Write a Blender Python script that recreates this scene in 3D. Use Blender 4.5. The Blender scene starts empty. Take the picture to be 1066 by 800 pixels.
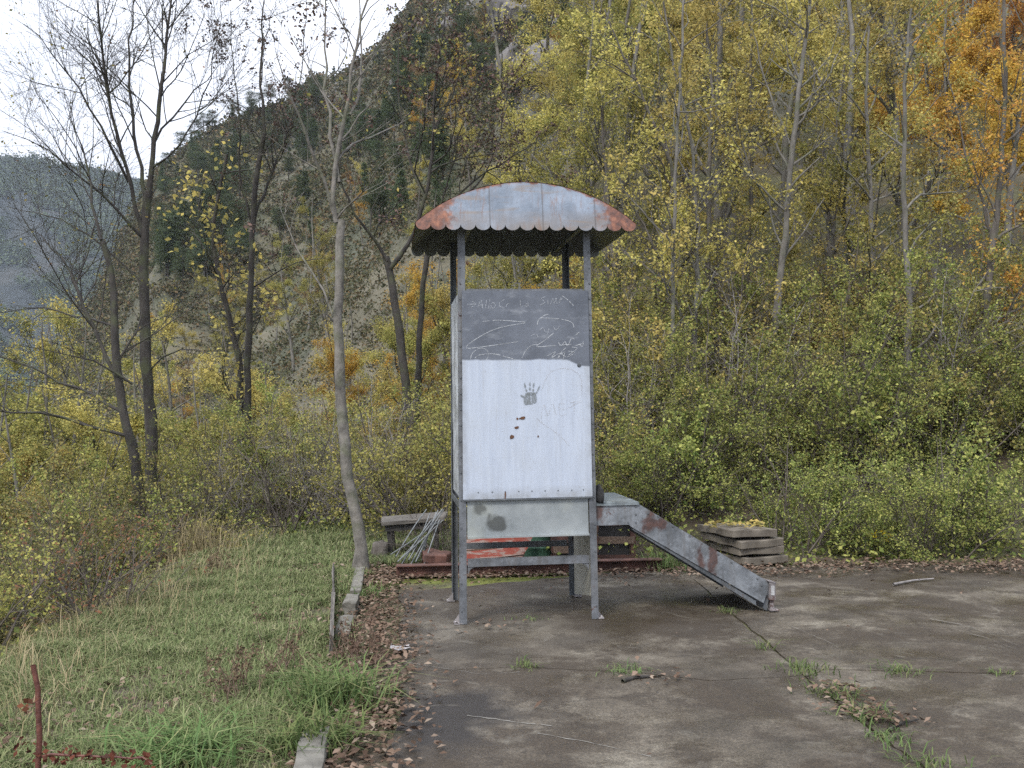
import bpy, bmesh, math, random
import numpy as np
from mathutils import Vector, Matrix, Euler

R = math.radians
C = bpy.context.scene.collection
SC = bpy.context.scene

# ---------------------------------------------------------------- camera
EYE = 1.6
PITCH, ROLL, F = 1.1, -0.8, 1046.0
cam_d = bpy.data.cameras.new('camera')
cam = bpy.data.objects.new('camera', cam_d); C.objects.link(cam)
cam_d.sensor_width = 36.0
cam_d.lens = 36.0 * F / 1066.0
cam_d.clip_start = 0.05; cam_d.clip_end = 6000
CAM_M = Matrix.Rotation(R(90 + PITCH), 4, 'X') @ Matrix.Rotation(R(ROLL), 4, 'Z')
cam.matrix_world = Matrix.Translation((0, 0, EYE)) @ CAM_M
SC.camera = cam

# ---------------------------------------------------------------- sky, sun, exposure
SUN_EL, SUN_AZ = 46.0, 205.0        # azimuth clockwise from +Y: behind the camera, a little to the left
W = bpy.data.worlds.new('World'); SC.world = W; W.use_nodes = True
wn = W.node_tree.nodes; wl = W.node_tree.links
bg = wn['Background']; bg.inputs['Strength'].default_value = 0.12
sky = wn.new('ShaderNodeTexSky'); sky.sky_type = 'NISHITA'; sky.sun_disc = False
sky.sun_elevation = R(SUN_EL); sky.sun_rotation = R(SUN_AZ); sky.altitude = 600
sky.air_density = 1.0; sky.dust_density = 2.0
wc = wn.new('ShaderNodeTexCoord')
wno = wn.new('ShaderNodeTexNoise'); wno.inputs['Scale'].default_value = 2.2; wno.inputs['Detail'].default_value = 6
wl.new(wc.outputs['Generated'], wno.inputs['Vector'])
wr = wn.new('ShaderNodeValToRGB')
wr.color_ramp.elements[0].position = 0.30; wr.color_ramp.elements[0].color = (0.6, 0.6, 0.6, 1)
wr.color_ramp.elements[1].position = 0.58; wr.color_ramp.elements[1].color = (1, 1, 1, 1)
wl.new(wno.outputs['Fac'], wr.inputs['Fac'])
wm = wn.new('ShaderNodeMixRGB'); wm.inputs['Color2'].default_value = (7.2, 7.5, 8.3, 1)
wl.new(wr.outputs['Color'], wm.inputs['Fac']); wl.new(sky.outputs['Color'], wm.inputs['Color1'])
wsep = wn.new('ShaderNodeSeparateXYZ'); wl.new(wc.outputs['Generated'], wsep.inputs[0])
wg = wn.new('ShaderNodeMapRange'); wg.inputs['From Min'].default_value = 0.0; wg.inputs['From Max'].default_value = 0.9
wg.inputs['To Min'].default_value = 0.50; wg.inputs['To Max'].default_value = 1.35
wl.new(wsep.outputs[2], wg.inputs['Value'])
wx = wn.new('ShaderNodeMixRGB'); wx.blend_type = 'MULTIPLY'; wx.inputs['Fac'].default_value = 1.0
wl.new(wm.outputs['Color'], wx.inputs['Color1']); wl.new(wg.outputs['Result'], wx.inputs['Color2'])
wl.new(wx.outputs['Color'], bg.inputs['Color'])
sd = bpy.data.lights.new('sun', 'SUN'); sd.energy = 1.7; sd.angle = R(14); sd.color = (1.0, 0.95, 0.88)
sun = bpy.data.objects.new('sun', sd); C.objects.link(sun)
_d = Vector((math.sin(R(SUN_AZ)) * math.cos(R(SUN_EL)), math.cos(R(SUN_AZ)) * math.cos(R(SUN_EL)), math.sin(R(SUN_EL))))
sun.rotation_euler = _d.to_track_quat('Z', 'Y').to_euler()
SC.view_settings.view_transform = 'Standard'; SC.view_settings.look = 'None'
SC.view_settings.gamma = 1.0; SC.view_settings.use_curve_mapping = False
SC.view_settings.exposure = 1.13
SC.render.engine = 'CYCLES'
SC.cycles.max_bounces = 5; SC.cycles.diffuse_bounces = 3; SC.cycles.glossy_bounces = 2
SC.cycles.transmission_bounces = 2; SC.cycles.volume_bounces = 0; SC.cycles.transparent_max_bounces = 4
SC.cycles.use_denoising = False

# ---------------------------------------------------------------- measuring helpers
def ray(px, py):
    return (CAM_M.to_3x3() @ Vector(((px - 533) / F, (400 - py) / F, -1)))
def G(px, py, z=0.0):                  # the place on the level z seen at that spot of the photograph
    d = ray(px, py); t = (z - EYE) / d.z
    return Vector((d.x * t, d.y * t, z))
def P(px, py, Y):                      # the place seen there at the distance Y
    d = ray(px, py); t = Y / d.y
    return Vector((d.x * t, Y, EYE + d.z * t))

# ---------------------------------------------------------------- noise and terrain
def vnoise(x, y, seed=0):
    x = np.asarray(x, float); y = np.asarray(y, float)
    xi = np.floor(x); yi = np.floor(y); xf = x - xi; yf = y - yi
    def h(a, b):
        v = np.sin(a * 127.1 + b * 311.7 + seed * 74.7) * 43758.5453
        return v - np.floor(v)
    u = xf * xf * (3 - 2 * xf); v = yf * yf * (3 - 2 * yf)
    return (h(xi, yi) * (1 - u) + h(xi + 1, yi) * u) * (1 - v) + (h(xi, yi + 1) * (1 - u) + h(xi + 1, yi + 1) * u) * v
def fbm(x, y, o=4, seed=0):
    s = 0; a = 0.5
    for i in range(o):
        s = s + a * (vnoise(x, y, seed + i) - 0.5); a *= 0.5; x = x * 2.03; y = y * 2.03
    return s
def smooth(t):
    t = np.clip(t, 0, 1); return t * t * (3 - 2 * t)
CREST_AZ = [-180, -60, -32, -25, -22, -19.4, -17.5, -15, -12, -9, -6.5, 0, 12, 30, 60, 100, 180]
CREST_T = [0, 0, -.02, .06, .17, .272, .30, .325, .355, .385, .43, .52, .60, .66, .66, .0, 0]
RC, RS = 230.0, 22.0
def edge_x(y):
    return -2.75 - 0.035 * y
def height(x, y):
    x = np.asarray(x, float); y = np.asarray(y, float)
    r = np.hypot(x, y); az = np.degrees(np.arctan2(x, y))
    crest = np.interp(az, CREST_AZ, CREST_T)
    t = (r - RS) / (RC - RS)
    m = RC * crest * np.clip(t, 0, 1) ** 1.12 - np.clip(r - RC, 0, None) * 0.35
    m = np.where(r > 900, np.maximum(m, -60), m)
    m = np.maximum(m, -60)
    amp = smooth((r - 26) / 60)
    m = m + amp * (fbm(x / 16, y / 16, 4, 3) * 7 + np.abs(fbm(x / 9, y / 9, 4, 9)) * 8) * smooth((az + 24) / 4)
    bank = 0.40 * np.clip(y - 10.4 + 0.25 * np.sin(x * 1.3), 0, 16) * smooth((x + 0.2) / 2.2) * smooth((r - 9) / 1.5)
    e = edge_x(y) - x
    drop = np.minimum(0.62 * np.clip(e, 0, None) * smooth(e / 1.2), 9)
    back = 0.14 * np.clip(y - 13.5, 0, 14) * smooth((0.5 - x) / 3)
    lump = 0.05 * fbm(x / 0.9, y / 0.9, 3, 5) * smooth((-x - 0.4 + np.clip(y - 9.4, 0, 2)) / 0.6)
    return m + bank - drop - back + lump - 0.02
def hz(x, y): return float(height(x, y))

# ---------------------------------------------------------------- object helpers
def tag(o, label=None, cat=None, group=None, kind=None):
    if label: o['label'] = label
    if cat: o['category'] = cat
    if group: o['group'] = group
    if kind: o['kind'] = kind
    return o
def empty(name, loc, rz=0):
    o = bpy.data.objects.new(name, None); o.empty_display_size = .2
    o.location = loc; o.rotation_euler = (0, 0, rz); C.objects.link(o); return o
def link_mesh(name, me, m, parent=None, smooth_=False):
    if m is not None: me.materials.append(m)
    if smooth_: me.polygons.foreach_set('use_smooth', [True] * len(me.polygons))
    o = bpy.data.objects.new(name, me); C.objects.link(o)
    if parent: o.parent = parent
    return o
def quads_obj(name, V, Q, m, parent=None, smooth_=False):
    V = np.asarray(V, np.float32); Q = np.asarray(Q, np.int32); k = Q.shape[1]
    me = bpy.data.meshes.new(name)
    me.vertices.add(len(V)); me.vertices.foreach_set('co', V.ravel())
    me.loops.add(Q.size); me.loops.foreach_set('vertex_index', Q.ravel())
    me.polygons.add(len(Q)); me.polygons.foreach_set('loop_start', np.arange(0, Q.size, k, dtype=np.int32))
    me.update(calc_edges=True)
    return link_mesh(name, me, m, parent, smooth_)
def bm_obj(name, bm, m, parent=None, smooth_=False, bevel=0):
    me = bpy.data.meshes.new(name); bmesh.ops.recalc_face_normals(bm, faces=bm.faces[:]); bm.to_mesh(me); bm.free()
    o = link_mesh(name, me, m, parent, smooth_)
    if bevel:
        b = o.modifiers.new('bevel', 'BEVEL'); b.width = bevel; b.segments = 2; b.limit_method = 'ANGLE'
    return o
def box(bm, c, s, M=None):
    mm = Matrix.Translation(c) @ Matrix.Diagonal((s[0], s[1], s[2], 1))
    if M is not None: mm = M @ mm
    bmesh.ops.create_cube(bm, size=1, matrix=mm)
def prism(bm, pts, d):                 # closed outline (3D points) pushed along d
    a = [bm.verts.new(p) for p in pts]; b = [bm.verts.new(Vector(p) + Vector(d)) for p in pts]
    n = len(a); bm.faces.new(a); bm.faces.new(b[::-1])
    for i in range(n): bm.faces.new((a[i], b[i], b[(i + 1) % n], a[(i + 1) % n]))
def disc(bm, c, nrm, r, h, seg=8):     # short stud
    q = Vector(nrm).to_track_quat('Z', 'Y').to_matrix().to_4x4()
    bmesh.ops.create_cone(bm, cap_ends=True, segments=seg, radius1=r, radius2=r * .6, depth=h, matrix=Matrix.Translation(c) @ q)
def copy_tree(o, parent=None):
    c = o.copy(); C.objects.link(c)
    if parent: c.parent = parent
    for ch in o.children: copy_tree(ch, c)
    return c

RIV = {}
def rivets(pos, nrm, r, h, m, parent, name='rivet'):
    for p in pos:
        key = (tuple(nrm), r, h, m.name)
        if key not in RIV:
            bm = bmesh.new(); disc(bm, (0, 0, 0), nrm, r, h); RIV[key] = bm_obj(name, bm, m, parent); o = RIV[key]
        else:
            o = RIV[key].copy(); C.objects.link(o); o.parent = parent; o.name = name
        o.location = p
class Tubes:
    def __init__(s): s.V = []; s.Q = []; s.n = 0
    def add(s, pts, rad, k=5):
        pts = np.asarray(pts, float); rad = np.asarray(rad, float); n = len(pts)
        tg = np.gradient(pts, axis=0); tg /= np.linalg.norm(tg, axis=1)[:, None] + 1e-9
        ref = np.array([1., 0, 0]) if abs(tg[0][0]) < .8 else np.array([0, 1., 0])
        u = np.cross(tg, ref); u /= np.linalg.norm(u, axis=1)[:, None] + 1e-9
        v = np.cross(tg, u)
        a = np.arange(k) * 2 * np.pi / k
        ring = pts[:, None, :] + rad[:, None, None] * (np.cos(a)[None, :, None] * u[:, None, :] + np.sin(a)[None, :, None] * v[:, None, :])
        s.V.append(ring.reshape(-1, 3))
        i = np.arange(n - 1)[:, None] * k; j = np.arange(k)[None, :]; j2 = (j + 1) % k
        q = np.stack([i + j, i + j2, i + k + j2, i + k + j], -1).reshape(-1, 4) + s.n
        s.Q.append(q); s.n += n * k
    def obj(s, name, m, parent=None):
        return quads_obj(name, np.concatenate(s.V), np.concatenate(s.Q), m, parent, True)

def leaf_quads(pts, size, rng, flat=0.3, wid=0.33):
    n = len(pts); a = rng.normal(size=(n, 3)); a[:, 2] = a[:, 2] * 0.8 - 0.25
    a /= np.linalg.norm(a, axis=1)[:, None]
    nr = rng.normal(size=(n, 3)); nr[:, 2] = np.abs(nr[:, 2]) + flat
    b = np.cross(nr, a); b /= np.linalg.norm(b, axis=1)[:, None] + 1e-9
    c = np.cross(a, b)
    L = (size * rng.uniform(.6, 1.25, n))[:, None]
    V = np.stack([pts, pts + a * L * .5 + b * L * wid + c * L * .06, pts + a * L, pts + a * L * .5 - b * L * wid + c * L * .06], 1).reshape(-1, 3)
    return V, np.arange(4 * n).reshape(n, 4)

# ---------------------------------------------------------------- materials
class NM:
    def __init__(s, name):
        s.m = bpy.data.materials.new(name); s.m.use_nodes = True
        s.t = s.m.node_tree; s.b = s.t.nodes['Principled BSDF']; s.out = s.t.nodes['Material Output']
        s.tc = s.t.nodes.new('ShaderNodeTexCoord')
    def new(s, k): return s.t.nodes.new('ShaderNode' + k)
    def put(s, sock, v):
        if isinstance(v, bpy.types.NodeSocket): s.t.links.new(v, sock)
        elif isinstance(v, (tuple, list)) and sock.type == 'RGBA' and len(v) == 3: sock.default_value = (*v, 1)
        else: sock.default_value = v
    def set(s, **kw):
        for k, v in kw.items(): s.put(s.b.inputs[k.replace('_', ' ')], v)
        return s
    def obj(s): return s.tc.outputs['Object']
    def gen(s): return s.tc.outputs['Generated']
    def pos(s): return s.new('NewGeometry').outputs['Position']
    def noise(s, scale, detail=4, vec=None, rough=.5, dist=0):
        n = s.new('TexNoise'); n.inputs['Scale'].default_value = scale; n.inputs['Detail'].default_value = detail
        n.inputs['Roughness'].default_value = rough; n.inputs['Distortion'].default_value = dist
        s.t.links.new(vec if vec is not None else s.obj(), n.inputs['Vector']); return n.outputs['Fac']
    def mapv(s, vec, scale=(1, 1, 1), loc=(0, 0, 0)):
        n = s.new('Mapping'); n.inputs['Scale'].default_value = scale; n.inputs['Location'].default_value = loc
        s.t.links.new(vec, n.inputs['Vector']); return n.outputs['Vector']
    def ramp(s, f, *st):
        n = s.new('ValToRGB'); s.put(n.inputs['Fac'], f); e = n.color_ramp.elements
        while len(e) < len(st): e.new(0.5)
        for i, (p, c) in enumerate(st):
            e[i].position = p; c = (c, c, c) if isinstance(c, (int, float)) else c; e[i].color = (*c, 1)
        return n.outputs['Color']
    def mix(s, f, a, b, mode='MIX'):
        n = s.new('MixRGB'); n.blend_type = mode
        s.put(n.inputs['Fac'], f); s.put(n.inputs['Color1'], a); s.put(n.inputs['Color2'], b); return n.outputs['Color']
    def math(s, op, a, b=0.0):
        n = s.new('Math'); n.operation = op; s.put(n.inputs[0], a); s.put(n.inputs[1], b); return n.outputs[0]
    def sep(s, v):
        n = s.new('SeparateXYZ'); s.t.links.new(v, n.inputs[0]); return n.outputs
    def spot(s, vec, c, sc, edge=.35, nz=6, amt=.5):   # ragged patch: 1 inside
        mp = s.new('Mapping'); mp.vector_type = 'TEXTURE'
        mp.inputs['Location'].default_value = c; mp.inputs['Scale'].default_value = sc
        s.t.links.new(vec, mp.inputs['Vector'])
        l = s.new('VectorMath'); l.operation = 'LENGTH'; s.t.links.new(mp.outputs['Vector'], l.inputs[0])
        d = s.math('ADD', l.outputs['Value'], s.math('MULTIPLY', s.math('SUBTRACT', s.noise(nz, 5, vec), .5), amt * 2))
        return s.ramp(d, (1 - edge, 1.0), (1.0, 0.0))
    def bump(s, h, strength=.3, dist=.01):
        n = s.new('Bump'); n.inputs['Strength'].default_value = strength; n.inputs['Distance'].default_value = dist
        s.put(n.inputs['Height'], h); s.t.links.new(n.outputs['Normal'], s.b.inputs['Normal']); return s

RUST = (.16, .055, .022)
def m_galv(name, tint=(.36, .39, .43), extra=None, rustlo=.66, rough=.5, metal=.35):
    k = NM(name); o = k.obj()
    n1 = k.noise(7, 5, o); n2 = k.noise(45, 3, o)
    st = k.noise(1, 4, k.mapv(o, (26, 26, 1.6)))
    col = k.ramp(n1, (.34, tuple(.55 * c for c in tint)), (.62, tuple(1.3 * c for c in tint)))
    col = k.mix(k.ramp(k.noise(19, 6, o, .7), (.56, 0.), (.66, .55)), col, tuple(1.9 * c for c in tint))
    col = k.mix(.25, col, k.ramp(n2, (.35, (.6 * tint[0], .6 * tint[1], .6 * tint[2])), (.65, (1.5 * tint[0], 1.5 * tint[1], 1.5 * tint[2]))))
    col = k.mix(k.ramp(st, (.5, 0.), (.75, .5)), col, (.10, .09, .08))
    rm = k.ramp(k.math('ADD', k.math('MULTIPLY', n1, .6), k.math('MULTIPLY', k.noise(60, 4, o), .4)), (rustlo, 0.), (rustlo + .06, .8))
    if extra: rm = extra(k, o, rm)
    rc = k.ramp(k.noise(30, 4, o), (.3, (.028, .012, .009)), (.7, (.085, .034, .022)))
    col = k.mix(rm, col, rc)
    k.set(Base_Color=col, Metallic=k.math('MULTIPLY', k.math('SUBTRACT', 1.0, rm), metal), Roughness=k.ramp(n1, (.3, rough - .1), (.7, rough + .15)))
    k.bump(k.math('ADD', n1, k.math('MULTIPLY', n2, .3)), .3, .008); return k.m
def m_simple(name, a, b, scale=8, rough=.8, stretch=None, bump=.3, bscale=None, bdist=.01):
    k = NM(name); o = k.obj(); v = k.mapv(o, stretch) if stretch else o
    n = k.noise(scale, 6, v); k.set(Base_Color=k.ramp(n, (.3, a), (.7, b)), Roughness=rough)
    if bump: k.bump(k.noise(bscale or scale * 3, 5, v), bump, bdist)
    return k.m
def m_leaf(name, cols, trans=.35, hue=True):
    k = NM(name); g = k.new('NewGeometry'); oi = k.new('ObjectInfo')
    st = [(i / max(1, len(cols) - 1), c) for i, c in enumerate(cols)]
    col = k.ramp(g.outputs['Random Per Island'], *st)
    hs = k.new('HueSaturation')
    k.put(hs.inputs['Color'], col)
    if hue:
        k.put(hs.inputs['Hue'], k.math('ADD', .486, k.math('MULTIPLY', oi.outputs['Random'], .026)))
        k.put(hs.inputs['Value'], k.math('ADD', .85, k.math('MULTIPLY', oi.outputs['Random'], .35)))
    df = k.new('BsdfDiffuse'); tr = k.new('BsdfTranslucent'); mx = k.new('MixShader')
    k.put(df.inputs['Color'], hs.outputs['Color']); k.put(tr.inputs['Color'], hs.outputs['Color']); mx.inputs[0].default_value = trans
    k.t.links.new(df.outputs[0], mx.inputs[1]); k.t.links.new(tr.outputs[0], mx.inputs[2]); k.t.links.new(mx.outputs[0], k.out.inputs['Surface'])
    return k.m
def m_bark(name, a, b, moss=None, sc=14, band=False):
    k = NM(name); o = k.obj(); v = k.mapv(o, (1, 1, .35) if not band else (1, 1, .7))
    n = k.noise(sc, 6, v, .6); col = k.ramp(n, (.3, a), (.7, b))
    if moss:
        col = k.mix(k.ramp(k.noise(5, 5, o), (.5, 0.), (.68, .65)), col, moss)
    k.set(Base_Color=col, Roughness=.9).bump(k.noise(sc * 2.5, 5, v), .6, .012); return k.m

M = {}
M['bark_dark'] = m_bark('dark bark', (.014, .012, .011), (.050, .044, .038), (.06, .07, .03))
M['bark_pale'] = m_bark('pale grey bark', (.055, .051, .045), (.205, .19, .168), (.09, .10, .055), 13, True)
M['bark_grey'] = m_bark('grey bark', (.07, .064, .057), (.17, .16, .142), (.08, .09, .05))
M['bark_mid'] = m_bark('brown grey bark', (.05, .043, .037), (.13, .115, .10), (.07, .08, .04))
M['twig'] = m_simple('shrub stems', (.05, .04, .033), (.14, .12, .10), 12, .9, None, 0)
M['twig_grey'] = m_simple('dead grey stems', (.14, .13, .125), (.28, .26, .25), 12, .9, None, 0)
M['leaf_green'] = m_leaf('green leaves', [(.085, .12, .04), (.17, .21, .06), (.27, .29, .085), (.42, .41, .13), (.12, .155, .05)])
M['leaf_olive'] = m_leaf('olive leaves', [(.13, .14, .055), (.26, .26, .085), (.38, .35, .105), (.20, .20, .07), (.46, .38, .13)])
M['leaf_yellow'] = m_leaf('yellow leaves', [(.29, .26, .095), (.46, .39, .125), (.38, .34, .115), (.56, .45, .14), (.24, .24, .09)])
M['leaf_gold'] = m_leaf('golden leaves', [(.38, .25, .06), (.52, .34, .07), (.43, .31, .08), (.56, .31, .06), (.30, .24, .08)])
M['leaf_orange'] = m_leaf('orange leaves', [(.38, .20, .06), (.47, .25, .065), (.44, .29, .08), (.44, .18, .06), (.32, .24, .08)])
M['leaf_russet'] = m_leaf('russet leaves', [(.20, .11, .065), (.29, .15, .085), (.19, .15, .075), (.16, .16, .07)])
M['leaf_dull'] = m_leaf('dull green leaves', [(.075, .095, .042), (.13, .145, .06), (.19, .195, .08), (.27, .24, .10), (.15, .11, .06)])
M['leaf_dark'] = m_leaf('dark seed clusters', [(.06, .045, .04), (.11, .08, .068), (.15, .10, .085), (.08, .065, .06)], .1)
M['needle'] = m_leaf('pine needles', [(.050, .070, .040), (.075, .098, .054), (.10, .12, .066)], .2)
M['scrub'] = m_leaf('hillside scrub leaves', [(.05, .06, .034), (.08, .088, .05), (.145, .132, .076), (.16, .11, .065), (.068, .075, .043), (.13, .125, .075), (.13, .118, .095)], .2, False)
M['flower'] = m_leaf('yellow petals', [(.75, .55, .03), (.8, .62, .05)], .2)

# ---------------------------------------------------------------- the ground
def ground_mat():
    k = NM('ground'); p = k.pos(); xyz = k.sep(p)
    r = k.new('VectorMath'); r.operation = 'LENGTH'; k.t.links.new(p, r.inputs[0]); r = r.outputs['Value']
    soil = k.ramp(k.noise(5, 7, p, .6), (.3, (.035, .026, .018)), (.7, (.11, .085, .055)))
    turf = k.ramp(k.noise(9, 7, p, .6), (.3, (.05, .055, .022)), (.7, (.12, .12, .05)))
    near = k.mix(k.ramp(k.noise(1.1, 5, p), (.42, 0.), (.58, 1.)), turf, soil)
    moss = k.ramp(k.noise(14, 5, p), (.3, (.07, .09, .015)), (.7, (.16, .17, .03)))
    mm = k.math('MULTIPLY', k.ramp(k.noise(2.3, 4, p), (.42, 0.), (.52, 1.)),
                k.math('MULTIPLY', k.ramp(k.math('DIVIDE', xyz[1], 20.), (.44, 0.), (.452, 1.)), k.ramp(k.math('DIVIDE', xyz[1], 20.), (.47, 1.), (.485, 0.))))
    near = k.mix(mm, near, moss)
    dry = k.ramp(k.noise(.16, 7, p, .62), (.33, (.05, .052, .032)), (.47, (.082, .076, .048)), (.60, (.115, .102, .068)), (.72, (.07, .068, .04)))
    nz = k.new('NewGeometry').outputs['Normal']; slope = k.sep(nz)[2]
    rockn = k.math('ADD', k.math('MULTIPLY', k.noise(.045, 6, p, .6), .75), k.math('MULTIPLY', k.noise(.5, 5, p), .25))
    rock = k.ramp(k.noise(.35, 8, k.mapv(p, (1, 1, .5)), .7), (.3, (.06, .057, .055)), (.5, (.11, .104, .10)), (.72, (.165, .155, .147)))
    rm = k.math('MULTIPLY', k.ramp(rockn, (.47, 0.), (.54, 1.)), k.ramp(k.math('DIVIDE', xyz[2], 100.), (.28, 0.), (.42, 1.)))
    rm = k.math('MAXIMUM', rm, k.ramp(slope, (.30, .6), (.48, 0.)))
    hill = k.mix(rm, dry, rock)
    hill = k.mix(k.ramp(k.noise(.11, 6, p, .65), (.48, 0.), (.56, .75)), hill, (.04, .048, .026))
    k.set(Base_Color=k.mix(k.ramp(k.math('DIVIDE', r, 100.), (.18, 0.), (.34, 1.)), near, hill), Roughness=.95)
    k.bump(k.noise(18, 6, p, .7), .6, .03); return k.m
M['ground'] = ground_mat()
az = np.concatenate([np.linspace(-180, -44, 40)[:-1], np.linspace(-44, 44, 331), np.linspace(44, 180, 40)[1:]])
rr = np.concatenate([[0.3], np.geomspace(1.0, 12, 80), np.geomspace(12, 300, 190)[1:], np.geomspace(300, 2400, 30)[1:]])
A, RR = np.meshgrid(np.radians(az), rr); X = RR * np.sin(A); Y = RR * np.cos(A); Z = height(X, Y)
n_r, n_a = A.shape
V = np.stack([X, Y, Z], -1).reshape(-1, 3)
i = np.arange(n_r - 1)[:, None] * n_a; j = np.arange(n_a - 1)[None, :]
Q = np.stack([i + j, i + j + 1, i + n_a + j + 1, i + n_a + j], -1).reshape(-1, 4)
g = quads_obj('terrain', V, Q, M['ground'], None, True); tag(g, kind='structure')

# the far hill across the valley
def far_mat():
    k = NM('far hill'); p = k.pos()
    n = k.noise(.02, 8, p, .65); f = k.ramp(n, (.36, (.010, .015, .016)), (.5, (.018, .023, .02)), (.60, (.03, .031, .026)), (.70, (.06, .06, .06)))
    k.set(Base_Color=f, Roughness=1.0).bump(k.noise(.06, 6, p), .8, 8.); return k.m
fa = np.radians(np.linspace(-58, -8, 150)); fr = np.linspace(650, 1150, 50)
A, RR = np.meshgrid(fa, fr); X = RR * np.sin(A); Y = RR * np.cos(A)
def far_z(A, RR):
    X = RR * np.sin(A); Y = RR * np.cos(A); ct = np.interp(np.degrees(A), [-58, -40, -27, -24, -20, -16, -8], [.28, .26, .227, .219, .214, .205, .16])
    return -62 + (1150 * ct + 62) * ((RR - 650) / 500) ** .9 + fbm(X / 90, Y / 90, 5, 2) * 46 * smooth((RR - 650) / 150)
Z = far_z(A, RR)
V = np.stack([X, Y, Z], -1).reshape(-1, 3); n_r, n_a = A.shape
i = np.arange(n_r - 1)[:, None] * n_a; j = np.arange(n_a - 1)[None, :]
Q = np.stack([i + j, i + j + 1, i + n_a + j + 1, i + n_a + j], -1).reshape(-1, 4)
tag(quads_obj('far_hill', V, Q, far_mat(), None, True), kind='structure')

# haze
def haze():
    k = bpy.data.materials.new('haze'); k.use_nodes = True; t = k.node_tree
    t.nodes.remove(t.nodes['Principled BSDF']); v = t.nodes.new('ShaderNodeVolumePrincipled')
    v.inputs['Color'].default_value = (.74, .84, 1.0, 1); v.inputs['Density'].default_value = 0.00018
    t.links.new(v.outputs[0], t.nodes['Material Output'].inputs['Volume'])
    bm = bmesh.new(); box(bm, (0, 0, 125), (5000, 5000, 700)); o = bm_obj('haze', bm, k); tag(o, kind='stuff')
haze()

# ---------------------------------------------------------------- the concrete pad
def pad_mat():
    k = NM('concrete pad'); p = k.pos()
    base = k.ramp(k.noise(1.3, 9, p, .66), (.36, (.040, .032, .022)), (.5, (.080, .066, .048)), (.62, (.150, .132, .102)))
    base = k.mix(k.ramp(k.noise(.8, 9, p, .68, .3), (.45, 0.), (.54, .9)), base, (.032, .022, .012))
    base = k.mix(k.ramp(k.noise(2.7, 9, k.mapv(p, (1, 1, 1), (3, 7, 0)), .72), (.52, 0.), (.58, .7)), base, (.028, .020, .012))
    base = k.mix(.75, base, k.mix(1., base, k.ramp(k.noise(85, 6, p, .8), (.36, .3), (.5, 1.), (.64, 2.0)), 'MULTIPLY'))
    vo = k.new('TexVoronoi'); vo.feature = 'DISTANCE_TO_EDGE'; vo.inputs['Scale'].default_value = .9
    nv = k.new('TexNoise'); nv.inputs['Scale'].default_value = 2.5; nv.inputs['Detail'].default_value = 6; k.t.links.new(p, nv.inputs['Vector'])
    k.t.links.new(k.mix(.35, p, nv.outputs['Color']), vo.inputs['Vector'])
    hair = k.math('MULTIPLY', k.ramp(vo.outputs['Distance'], (.0, 1.), (.006, 0.)), k.ramp(k.noise(1.1, 3, p), (.5, 0.), (.56, .8)))
    base = k.mix(hair, base, (.02, .016, .012))
    base = k.mix(k.ramp(k.noise(210, 2, p), (.70, 0.), (.74, .6)), base, (.24, .23, .21))
    wet = k.spot(p, tuple(G(455, 748)), (.45, .58, 2), .5, 3.2, .8)
    slide_shade = k.spot(p, tuple(G(735, 622)), (.8, .5, 2), .8, 2.2, 1.2)  # soft shadow under the slide, painted into the concrete colour
    dark_feet = k.spot(p, tuple(G(540, 650)), (1.3, .9, 2), .9, 1.8, 1.4)  # broad darker area around the tower feet
    base = k.mix(wet, base, (.016, .012, .009)); base = k.mix(k.math('MULTIPLY', slide_shade, .75), base, (.03, .026, .02))
    base = k.mix(k.math('MULTIPLY', dark_feet, .5), base, (.045, .038, .03))
    pale = k.math('MULTIPLY', k.ramp(k.noise(3.2, 6, p, .6, 1.2), (.6, 0.), (.75, .6)), 1.)
    base = k.mix(pale, base, (.165, .150, .122))
    gl = k.spot(p, tuple(G(428, 648)), (.22, .85, 2), .5, 4, .4)
    k.set(Base_Color=base, Roughness=k.math('SUBTRACT', k.ramp(k.noise(2.1, 5, p), (.38, .42), (.62, .85)), k.math('MULTIPLY', gl, .3)))
    k.bump(k.math('ADD', k.noise(40, 6, p, .7), k.noise(160, 3, p)), .45, .006); return k.m
M['pad'] = pad_mat()
rngp = random.Random(4)
def jag(a, b, n, amp):
    out = []
    for i in range(n + 1):
        t = i / n; q = a.lerp(b, t)
        if 0 < i < n: q = q + Vector((rngp.uniform(-amp, amp), rngp.uniform(-amp, amp), 0))
        out.append(q)
    return out
def gpath(px, n=5, amp=.012):
    pts = [G(*q) for q in px]; out = []
    for a, b in zip(pts, pts[1:]): out += jag(a, b, n, amp)[:-1]
    return out + [pts[-1]]
J = G(838, 704)
hl = gpath([(424, 699), (550, 695), (662, 701), (737, 709), (838, 704)])
hr = gpath([(838, 704), (856, 696), (944, 698), (1066, 701)]); hr.append(Vector((9.0, 6.2, 0)))
du = gpath([(838, 704), (800, 670), (759, 636), (722, 603)]); du.append(Vector((1.45, 9.75, 0)))
dd = gpath([(838, 704), (881, 739), (925, 773), (962, 799)]); dd += jag(G(962, 799), Vector((1.75, 1.2, 0)), 6, .02)[1:]
left_top = gpath([(414, 617), (418, 640), (414, 670), (424, 699)], 4, .03)
left_bot = gpath([(424, 699), (412, 730), (402, 775), (398, 800)], 4, .03); left_bot.append(Vector((-.45, 1.2, 0)))
backL = jag(G(414, 617), Vector((1.45, 9.75, 0)), 14, .03)
backR = jag(Vector((1.45, 9.75, 0)), Vector((9.0, 9.5, 0)), 14, .03)
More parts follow.
